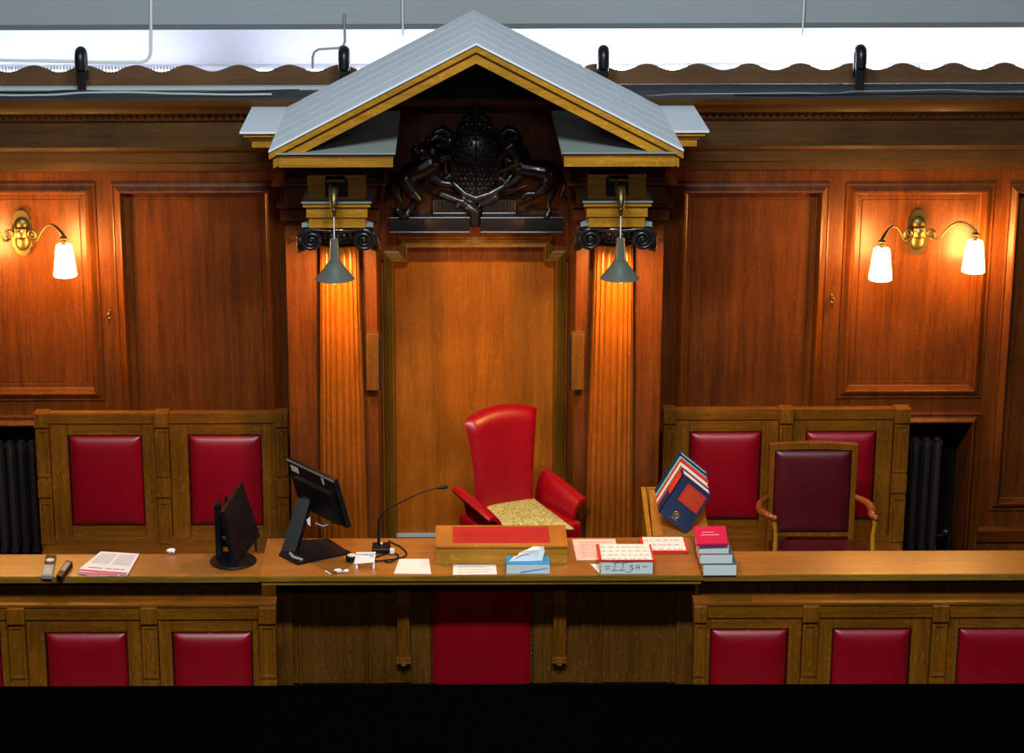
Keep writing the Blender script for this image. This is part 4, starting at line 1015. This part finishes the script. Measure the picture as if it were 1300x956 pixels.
# black monitor on a round foot
t = thing('monitor', 'black monitor seen edge on, on a round foot at the left counter end', 'monitor', G(297, 716, ZT))
A_ = G(284, 650, ZC+.335); B_ = G(308, 612.5, ZC+.335); D_ = P(299.5, 719, A_.y+.0); C_ = P(330, 680, B_.y)
nrm = (B_-A_).cross(D_-A_).normalized(); 
if nrm.x > 0: nrm = -nrm
b = MB(); b.slab([A_, B_, C_, D_], nrm*.022); b.build('casing', M_BLK, t)
b = MB(); k = .03; cen = (A_+B_+C_+D_)/4; b.slab([p.lerp(cen, .06) for p in (A_, B_, C_, D_)], -nrm*.001); b.build('screen', M_SCREEN, t)
b = MB(); c = G(296, 713, ZT); b.lathe([(.125, 0), (.128, .006), (.12, .014), (.03, .02)], c, 40); b.build('foot', M_BLK, t, smooth=40)
zt1 = ZC+.34
c = G(278, 632, zt1); b = MB(); b.box((c.x-.016, c.y-.11, ZT+.03), (c.x+.016, c.y-.02, zt1), .004); b.box((c.x-.012, c.y-.10, ZT+.012), (c.x+.06, c.y-.03, ZT+.04), .004)
b.box((c.x+.03, c.y-.0, ZT+.06), (c.x+.045, c.y+.02, zt1+.005), .003); b.box((c.x-.01, c.y-.07, ZT+.14), (c.x+.09, c.y-.03, ZT+.20), .004); b.box((c.x-.01, c.y-.02, ZT+.06), (c.x+.04, c.y+.02, ZT+.10), .004); b.build('stand', M_BLK, t)
b = MB(); c = G(325, 700, ZT+.03); b.tube([C_+Vector((-.01, 0, .04)), c+Vector((.0, 0, .05)), c], .006, 8); b.build('cable', M_BLK, t, smooth=50)

# touch screen with its back to the room
t = thing('touch_screen', 'black touch screen seen from behind on a flat plate stand', 'screen', G(395, 700, ZT))
TL = P(363.5, 582.5, 11.58); TRp = G(423.5, 611, TL.z); BR = P(441, 671, TRp.y+.02); BL = TL+(BR-TRp)
nrm = (TRp-TL).cross(BL-TL).normalized()
if nrm.y < 0: nrm = -nrm
b = MB(); b.slab([TL, TRp, BR, BL], nrm*.028); b.build('casing', M_BLK, t)
A = lambda u, v: TL*(1-u)*(1-v)+TRp*u*(1-v)+BR*u*v+BL*(1-u)*v
b = MB(); b.slab([A(.15, .28), A(.92, .28), A(.92, .92), A(.15, .92)], -nrm*.03); b.build('rear_housing', M_BLK, t)
b = MB(); b.slab([A(0, 0), A(1, 0), A(1, .035), A(0, .035)], -nrm*.002); b.build('top_bezel', M_GREYP, t)
b = MB(); b.slab([A(.06, .10), A(.21, .10), A(.21, .22), A(.06, .22)], -nrm*.0015); b.slab([A(.72, .06), A(.76, .06), A(.75, .2), A(.73, .2)], -nrm*.0015)
b.build('sticker', M_WHITE, t)
b = MB(); b.slab([A(.05, .42), A(.14, .44), A(.14, .5), A(.05, .48)], -nrm*.0015); b.slab([A(.03, .6), A(.14, .64), A(.14, .74), A(.03, .7)], -nrm*.0015); b.build('grey_sticker', M_GREYP, t)
f1 = G(366, 703, ZT); hd = P(388, 636, (TL.y+TRp.y)/2+.0)
wv = Vector((.075, .0, 0)); b = MB()
q = [P(356.5, 700, f1.y), P(375, 700, f1.y), P(394, 634, f1.y+.10), P(378, 632, f1.y+.10)]
b.slab(q, (.02, .035, 0)); b.slab([q[3], q[2], A(.55, .8), A(.25, .75)], nrm*.03); b.build('arm', M_BLK, t)
b = MB(); q = [G(354, 703, ZT+.012), G(378, 715, ZT+.012), G(443.5, 701, ZT+.012), G(417, 683.5, ZT+.012), G(372, 686, ZT+.012)]; b.slab(q, (0, 0, -.012)); b.build('base_plate', M_BLK, t)
b = MB(); b.tube([A(.9, .9)+nrm*-.02, P(424, 664, 11.35), P(410, 668, 11.35), P(400, 664, 11.35)], .005, 8); b.build('cable', M_GREYP, t, smooth=50)
b = MB(); b.tube([P(368, 702, 11.22), P(372, 707, 11.2), P(384, 711, 11.2)], .008, 8); b.build('cable', M_GREYP, t, smooth=50)
b = MB(); b.slab([P(389, 660, 11.38), P(394, 656, 11.38), P(394, 668, 11.38), P(391, 666, 11.38)], (0, .004, 0)); b.build('cable_tag', M_WHITE, t)

# gooseneck microphone
bc = G(484, 699, ZT); t = thing('microphone', 'black gooseneck microphone on a small square base', 'microphone', bc)
b = MB(); b.box((bc.x-.05, bc.y-.05, ZT), (bc.x+.05, bc.y+.06, ZT+.028), .01, seg=3); b.build('base', M_BLK, t, smooth=50)
Ym = bc.y+.02
pix = [(481, 692), (480.5, 675), (481, 662), (484, 653), (493, 646), (510, 637), (530, 627.5), (545, 622), (556, 619.5)]
b = MB(); b.tube([P(x, y, Ym+.0) for x, y in pix], [.009, .008, .006, .005, .004, .004, .0035, .0035, .0035], 10); b.build('gooseneck', M_BLK, t, smooth=60)
b = MB(); b.tube([P(555, 619.7, Ym), P(559, 619, Ym), P(566, 618.3, Ym), P(569, 618.2, Ym)], [.006, .011, .012, .007], 12); b.build('capsule', M_BLK, t, smooth=60)
b = MB(); b.box((bc.x-.008, bc.y+.02, ZT+.028), (bc.x+.008, bc.y+.035, ZT+.036), .003); b.build('button', M_WHITE, t)
def coil(pix, r, mm, label, z=None, jit=0):
    z = z or ZT+r; pts = [G(x, y, z+jit*i*.0005) for i, (x, y) in enumerate(pix)]; pp = []
    for i in range(len(pts)-1):
        for k in range(5):
            u = k/5; p0 = pts[max(0, i-1)]; p1 = pts[i]; p2 = pts[i+1]; p3 = pts[min(len(pts)-1, i+2)]
            pp.append(.5*((2*p1)+(p2-p0)*u+(2*p0-5*p1+4*p2-p3)*u*u+(3*p1-p0-3*p2+p3)*u**3))
    pp.append(pts[-1]); b = MB(); b.tube(pp, r, 8); return tag(b.build('cable', mm, smooth=60), label, 'cable')
coil([(493, 686.5), (500, 690), (508, 694), (514, 699), (516, 704), (510, 708), (498, 710), (486, 711.5), (478, 712), (474, 709), (483, 705), (497, 702), (506, 706), (497, 713), (488, 713)], .0045, M_BLK, 'black looped cable beside the microphone base')
coil([(430, 697), (440, 699), (446, 702), (449, 705)], .004, M_BLK, 'short black cable from the screen stand to the black puck')
b = MB(); c = G(498, 701, ZT+.012); b.box((c.x-.013, c.y-.02, ZT+.009), (c.x+.013, c.y+.02, ZT+.03), .003); tag(b.build('cable_label', M_WHITE), 'white label clipped on the looped black cable', 'label')
c = G(446.5, 712, ZT); t = thing('puck', 'small black round puck with a white top left of the white stand', 'puck', c)
b = MB(); b.lathe([(.030, 0), (.032, .004), (.032, .028), (.028, .032)], c, 28); b.build('body', M_BLK, t, smooth=40)
b = MB(); b.lathe([(.024, .032), (.024, .034)], c, 24); b.build('top_disc', M_WHITE, t)
# white easel stand
c = G(461, 722, ZT); t = thing('desk_stand', 'small white plastic stand with splayed legs beside the microphone', 'stand', c)
b = MB(); Yb = c.y; q = [P(450, 716, Yb-.0), P(475, 714, Yb), P(477, 702.5, Yb+.05), P(452, 703, Yb+.05)]; b.slab(q, (0, .012, .004)); b.build('face', M_WHITE, t)
b = MB(); A = lambda u, v: q[0]*(1-u)*(1-v)+q[1]*u*(1-v)+q[2]*u*v+q[3]*(1-u)*v
b.tube([A(0, 1), A(1, 1)], .008, 8); b.build('top_roll', M_WHITE, t, smooth=50)
for u in (.04, .90):
    b = MB(); p = A(u, .35); foot = Vector((p.x, p.y-.02, ZT)); b.slab([p, p+Vector((.011, 0, 0)), foot+Vector((.011, 0, 0)), foot], (0, .008, 0)); b.build('leg', M_WHITE, t)
b = MB(); p = A(.5, .9); foot = Vector((p.x-.07, p.y+.03, ZT)); b.slab([p+Vector((-.05, .02, 0)), p+Vector((-.035, .02, 0)), foot+Vector((.015, 0, 0)), foot], (0, .008, 0)); b.build('rear_leg', M_WHITE, t)
b = MB(); nn = (q[1]-q[0]).cross(q[3]-q[0]).normalized(); nn = nn if nn.y < 0 else -nn
for (u0, u1, v) in [(.15, .32, .72), (.15, .3, .6), (.36, .5, .68), (.36, .6, .82), (.62, .75, .6), (.7, .88, .74), (.78, .9, .62), (.2, .85, .9)]: strokes(b, A(u0, v), A(u1, v)-A(u0, v), UP, nn, [[(0, 0), (1, 0)]], .004)
b.build('print', M_INK, t)
# papers on the desk
sheet('paper_sheet', [(500, 728), (547.5, 728.5), (544.5, 709.5), (507, 709.5)], ZT, .0015, M_PAPER, 'blank white paper sheet right of the microphone', 'paper')
sheet('paper_card', [(575, 729.5), (631, 729), (629.5, 717), (575.5, 717)], ZT, .0015, M_PAPER, 'white printed card lying in front of the writing slope', 'card', rows=3, lm=M_PINK, ind=.12)
sheet('form_sheet', [(732, 711), (787, 711), (781, 684), (726.5, 684.5)], ZT, .0015, M_PAPERP, 'pale pink printed form behind and left of the lettered file box', 'form', rows=8, lm=M_PINK, ind=.16)

# writing slope
t = thing('writing_slope', 'oak writing slope with a red leather inset on the judge desk', 'writing slope', G(637, 705, ZT))
yf = G(637, 716, ZT).y; zf = ZY(695, yf); yb = yf+.30; zb_ = ZY(669, yb)
x0 = XY(553.5, 700, yf); x1 = XY(720.5, 700, yf)
b = MB(); b.exx([(yf, ZT), (yf, zf), (yb, zb_), (yb, ZT)], x0, x1); b.build('case', M_GOLD, t)
b = MB(); Q = lambda u, v, o=0: Vector((x0+(x1-x0)*u, yf+(yb-yf)*v, zf+(zb_-zf)*v+o))
sl = lambda u0, u1, v0, v1, th: [Q(u0, v0), Q(u1, v0), Q(u1, v1), Q(u0, v1)]
b.slab(sl(-.003, 1.003, -.03, .12, 0), (0, 0, .010)); b.slab(sl(-.003, .13, .12, 1.0, 0), (0, 0, .010)); b.slab(sl(.87, 1.003, .12, 1.0, 0), (0, 0, .010)); b.slab(sl(.13, .87, .93, 1.0, 0), (0, 0, .010)); b.build('lid_frame', M_RACK, t)
b = MB(); b.slab(sl(.13, .87, .12, .93, 0), (0, 0, .007)); b.build('leather_inset', M_INSET, t)

# tissue box
yf = G(670, 728.5, ZT).y; x0, x1 = XY(643, 728, yf), XY(698, 728, yf); zt_ = ZY(716.5, yf); yb = yf+.12
t = thing('tissue_box', 'blue tissue box with a tissue pulled up', 'tissue box', ((x0+x1)/2, (yf+yb)/2, ZT))
b = MB(); b.box((x0, yf, ZT), (x1, yb, zt_), .002); b.build('carton', M_PALEB, t)
b = MB(); b.box((x0-.0006, yf-.0006, zt_-.0015), (x1+.0006, yb+.0006, zt_+.0008)); b.box((x0-.0015, yf, ZT+.001), (x0-.0003, yb, zt_)); b.slab([(x0+.08, yf-.0008, ZT+.004), (x1-.01, yf-.0008, ZT+.03), (x1-.01, yf-.0008, ZT+.034), (x0+.07, yf-.0008, ZT+.01)], (0, .0005, 0)); b.build('blue_top', M_BLUE, t)
b = MB(); xm_ = (x0+x1)/2; ym_ = (yf+yb)/2
for (yy, out_) in [(ym_-.022, [(-.100, .0), (-.075, .022), (-.045, .036), (-.005, .045), (.03, .050), (.04, .0)]),
                   (ym_-.012, [(-.060, .0), (-.050, .040), (-.020, .058), (.030, .066), (.060, .062), (.050, .0)]),
                   (ym_-.002, [(.0, .0), (-.015, .055), (.030, .070), (.086, .076), (.090, .050), (.075, .0)])]:
    n_ = len(out_); top_ = [Vector((xm_+px_, yy+.010*math.sin(3*px_/.05)+.12*pz_, zt_+pz_)) for px_, pz_ in out_]
    b.slab(top_, (.0, .006, .0))
b.build('tissue', M_TISS, t)

# lettered file box
yf = G(795, 728.5, ZT).y; x0, x1 = XY(763, 728, yf), XY(828.5, 728, yf); zt_ = ZY(711.5, yf); yb = G(795, 691, zt_).y
def stripbox(t, x0, x1, yf, yb, zb_, zt_, front, rows=4):
    b = MB(); b.box((x0, yf, zb_), (x1, yb, zt_-.012), .001); b.build('box_body', front, t)
    b = MB(); b.box((x0-.014, yf-.002, zt_-.012), (x1+.010, yb, zt_), .001); b.build('red_cover', M_REDB, t)
    b = MB(); 
    for k in range(rows):
        a = yf+(yb-yf)*k/rows+.002; c_ = yf+(yb-yf)*(k+1)/rows-.002; b.box((x0+.004, a+.002, zt_), (x1-.002, c_, zt_+.002))
    b.build('white_strips', M_PAPER, t)
    b = MB()
    for k in range(rows):
        yy = yf+(yb-yf)*(k+.2)/rows
        x = x0+.01
        while x < x1-.03:
            w_ = random.uniform(.008, .03); b.box((x, yy, zt_+.002), (x+w_, yy+.006, zt_+.0026)); x += w_+random.uniform(.006, .02)
    b.build('print', M_INK, t)
t = thing('file_box', 'pale blue file box hand lettered on its front at the desk edge', 'file box', ((x0+x1)/2, (yf+yb)/2, ZT))
stripbox(t, x0, x1, yf, yb, ZT, zt_, M_PALEB)
b = MB(); w = x1-x0; h = zt_-.012-ZT; o_ = Vector((x0, yf-.0002, ZT)); ex = Vector((w, 0, 0)); ey = Vector((0, 0, h))
L_ = [[(.08, .62), (.17, .62)], [(.08, .42), (.16, .42)],
      [(.22, .92), (.34, .95)], [(.28, .93), (.25, .3)], [(.20, .27), (.31, .3)],
      [(.36, .92), (.50, .95)], [(.44, .93), (.40, .3)], [(.34, .27), (.47, .32)],
      [(.62, .58), (.60, .74), (.56, .66), (.60, .5), (.63, .42), (.60, .34), (.55, .38)],
      [(.68, .36), (.69, .78)], [(.74, .36), (.73, .78)], [(.68, .55), (.74, .55)], [(.80, .60), (.89, .62)], [(.48, .16), (.60, .18)], [(.46, 1.0), (.62, .98)]]
strokes(b, o_, ex, ey, Vector((0, -1, 0)), L_, .0035); b.build('handwriting', M_INK, t)
# second, flatter file on the desk
zt2 = ZT+.02; yf = G(840, 699, zt2).y; yb = G(840, 682, zt2).y; x0, x1 = XY(815, 699, yf), XY(874, 699, yf)
t = thing('file_folder', 'flat red edged file with white index strips under the leaning books', 'file', ((x0+x1)/2, (yf+yb)/2, ZT))
stripbox(t, x0+.014, x1-.01, yf, yb, ZT, zt2, M_REDB, 3)
# torn paper beside the box
b = MB(); b.slab([G(749.5, 716, ZT+.006), G(761, 716, ZT+.002), G(761, 728, ZT+.002)], (0, 0, -.001)); tag(b.build('paper_scrap', M_PAPER), 'torn white paper corner sticking out left of the lettered file box', 'paper')

# stack on the right counter
def vol(name, label, pxa, pxb, pf, pt_, zb_, depth, cover, group, hard=True):
    yf = G((pxa+pxb)/2, pf, zb_).y; x0 = XY(pxa, pf, yf); x1 = XY(pxb, pf, yf); zt_ = ZY(pt_, yf, (pxa+pxb)/2); yb = yf+depth
    t = thing(name, label, 'book', ((x0+x1)/2, (yf+yb)/2, zb_), group)
    b = MB(); b.box((x0+.002, yf+.001, zb_+.003), (x1-.002, yb-.002, zt_-.003)); b.build('pages', M_PALEB, t)
    b = MB(); b.box((x0, yf, zb_), (x1, yb, zb_+.003)); b.box((x0, yf, zt_-.003), (x1, yb, zt_)); b.box((x0, yb-.003, zb_), (x1, yb, zt_)); b.build('cover', cover, t)
    return zt_
z1 = vol('thick_book', 'thick pale blue volume at the bottom of the stack by the desk end', 892.5, 935, 731, 716.5, ZT, .22, M_SLATE, 'books in the upright stack')
z2 = vol('thick_book', 'thick pale blue volume in the middle of the stack by the desk end', 888.5, 930, 716, 703.5, z1+.0005, .20, M_SLATE, 'books in the upright stack')
z3 = vol('thick_book', 'white paged volume with a crimson cover on top of the stack', 887, 925.5, 703.5, 691, z2+.0005, .20, M_MAG, 'books in the upright stack')
b = MB(); q = [G(884.5, 690.5, z3+.012), G(924, 690, z3+.012), G(921, 667.5, z3+.012), G(880.5, 668.5, z3+.012)]; b.slab(q, (0, 0, -.011))
t = thing('booklet', 'bright crimson booklet lying on top of the book stack', 'booklet', (sum(p.x for p in q)/4, sum(p.y for p in q)/4, z3)); b.build('cover', M_MAG, t)
b = MB(); A = lambda u, v: q[0]*(1-u)*(1-v)+q[1]*u*(1-v)+q[2]*u*v+q[3]*(1-u)*v
strokes(b, A(0, .5), A(1, .5)-A(0, .5), Vector((0, .2, 0)), UP, [[(.2, 0), (.75, 0)], [(.25, .2), (.6, .2)]], .006); b.build('print', M_PAPERP, t)

# leaning books on the side table
Yn = 11.585
A0, B0, C0, D0 = P(870, 611, Yn), P(905, 639, Yn), P(871, 683.5, Yn), P(838.5, 660, Yn)
for p_ in (A0, B0, C0, D0): p_.z += .026
ux = (B0-A0); uy = (D0-A0); 
dirb = Vector((-.02, sl_.y, sl_.z)).normalized()
def leanbook(off, th, cover, label, inset=.0, pages=M_PAGE, sz=(1, 1), shift=(0, 0), label_patch=False, spine=None):
    O = C0+dirb*off+ux*shift[0]*-1+uy*shift[1]
    c = O; d = c-ux*sz[0]; a = d-uy*sz[1]; b_ = a+ux*sz[0]
    t = thing('leaning_book', label, 'book', c, 'books leaning on the book rest')
    m_ = MB(); n_ = dirb
    ct = .004
    m_.slab([a, b_, c, d], n_*ct); m_.slab([p+n_*(th-ct) for p in (a, b_, c, d)], n_*ct)
    # spine along the a-d side
    m_.slab([a, a+ux*.02, d+ux*.02, d], n_*th); m_.build('cover', cover, t)
    m_ = MB(); e = .025
    m_.slab([a+ux*.02+uy*e+n_*ct, b_-ux*e+uy*e+n_*ct, c-ux*e-uy*e+n_*ct, d+ux*.02-uy*e+n_*ct], n_*(th-2*ct)); m_.build('pages', pages, t)
    if label_patch:
        m_ = MB(); q = lambda u, v: a+ux*u+uy*v
        m_.slab([q(.26, .10), q(.93, .10), q(.93, .52), q(.26, .52)], -n_*.0012); m_.build('red_label', M_REDB, t)
        m_ = MB()
        for v in (.18, .24, .30, .36, .42): strokes(m_, q(.36, v)-n_*.0014, ux*.46, UP, -n_, [[(0, 0), (1-.2*((v*50) % 2), 0)]], .0022)
        m_.build('label_print', M_GILT, t)
        m_ = MB(); cc_ = q(.46, .80)-n_*.001; ex_ = ux.normalized(); ey_ = uy.normalized()
        m_.tube([cc_+(ex_*math.cos(k/16*2*PI)+ey_*math.sin(k/16*2*PI))*.018 for k in range(17)], .0022, 6)
        for k in range(6): m_.tube([cc_, cc_+(ex_*math.cos(k/6*2*PI)+ey_*math.sin(k/6*2*PI))*.014], .002, 5)
        strokes(m_, cc_+ey_*.026, ex_, ey_, -n_, [[(-.02, 0), (.02, 0)]], .003); m_.build('gilt_crest', M_GILT, t)
        m_ = MB(); m_.slab([a-ux*.003+uy*.08+n_*.006, a-ux*.003+uy*.55+n_*.006, a-ux*.003+uy*.55+n_*(th-.01), a-ux*.003+uy*.08+n_*(th-.01)], ux*.004); m_.build('spine_label', M_REDB, t)
    return t
off = 0
for th, cov, lab, lp_, sz, sh in [(.062, M_NAVY, 'thick navy book with a red title panel, frontmost of the leaning row', True, (1, 1), (0, 0)),
                    (.024, M_REDB, 'red covered book directly behind the navy book in the leaning row', False, (.98, .97), (0, 0)),
                    (.034, M_PAGE, 'white covered book in the middle of the leaning row', False, (1, .98), (0, 0)),
                    (.022, M_REDB, 'thin dark red book fourth from the front of the leaning row', False, (1, 1.02), (0, 0)),
                    (.032, M_LBLUE, 'light blue book near the back of the leaning row', False, (.99, 1.0), (0, 0)),
                    (.036, M_NAVY, 'dark blue book at the very back of the leaning row', False, (1.0, 1.04), (0, 0))]:
    leanbook(off, th, cov, lab, label_patch=lp_, sz=sz, shift=sh); off += th+.003
for o in bpy.data.objects:
    if '_o' in o: del o['_o']
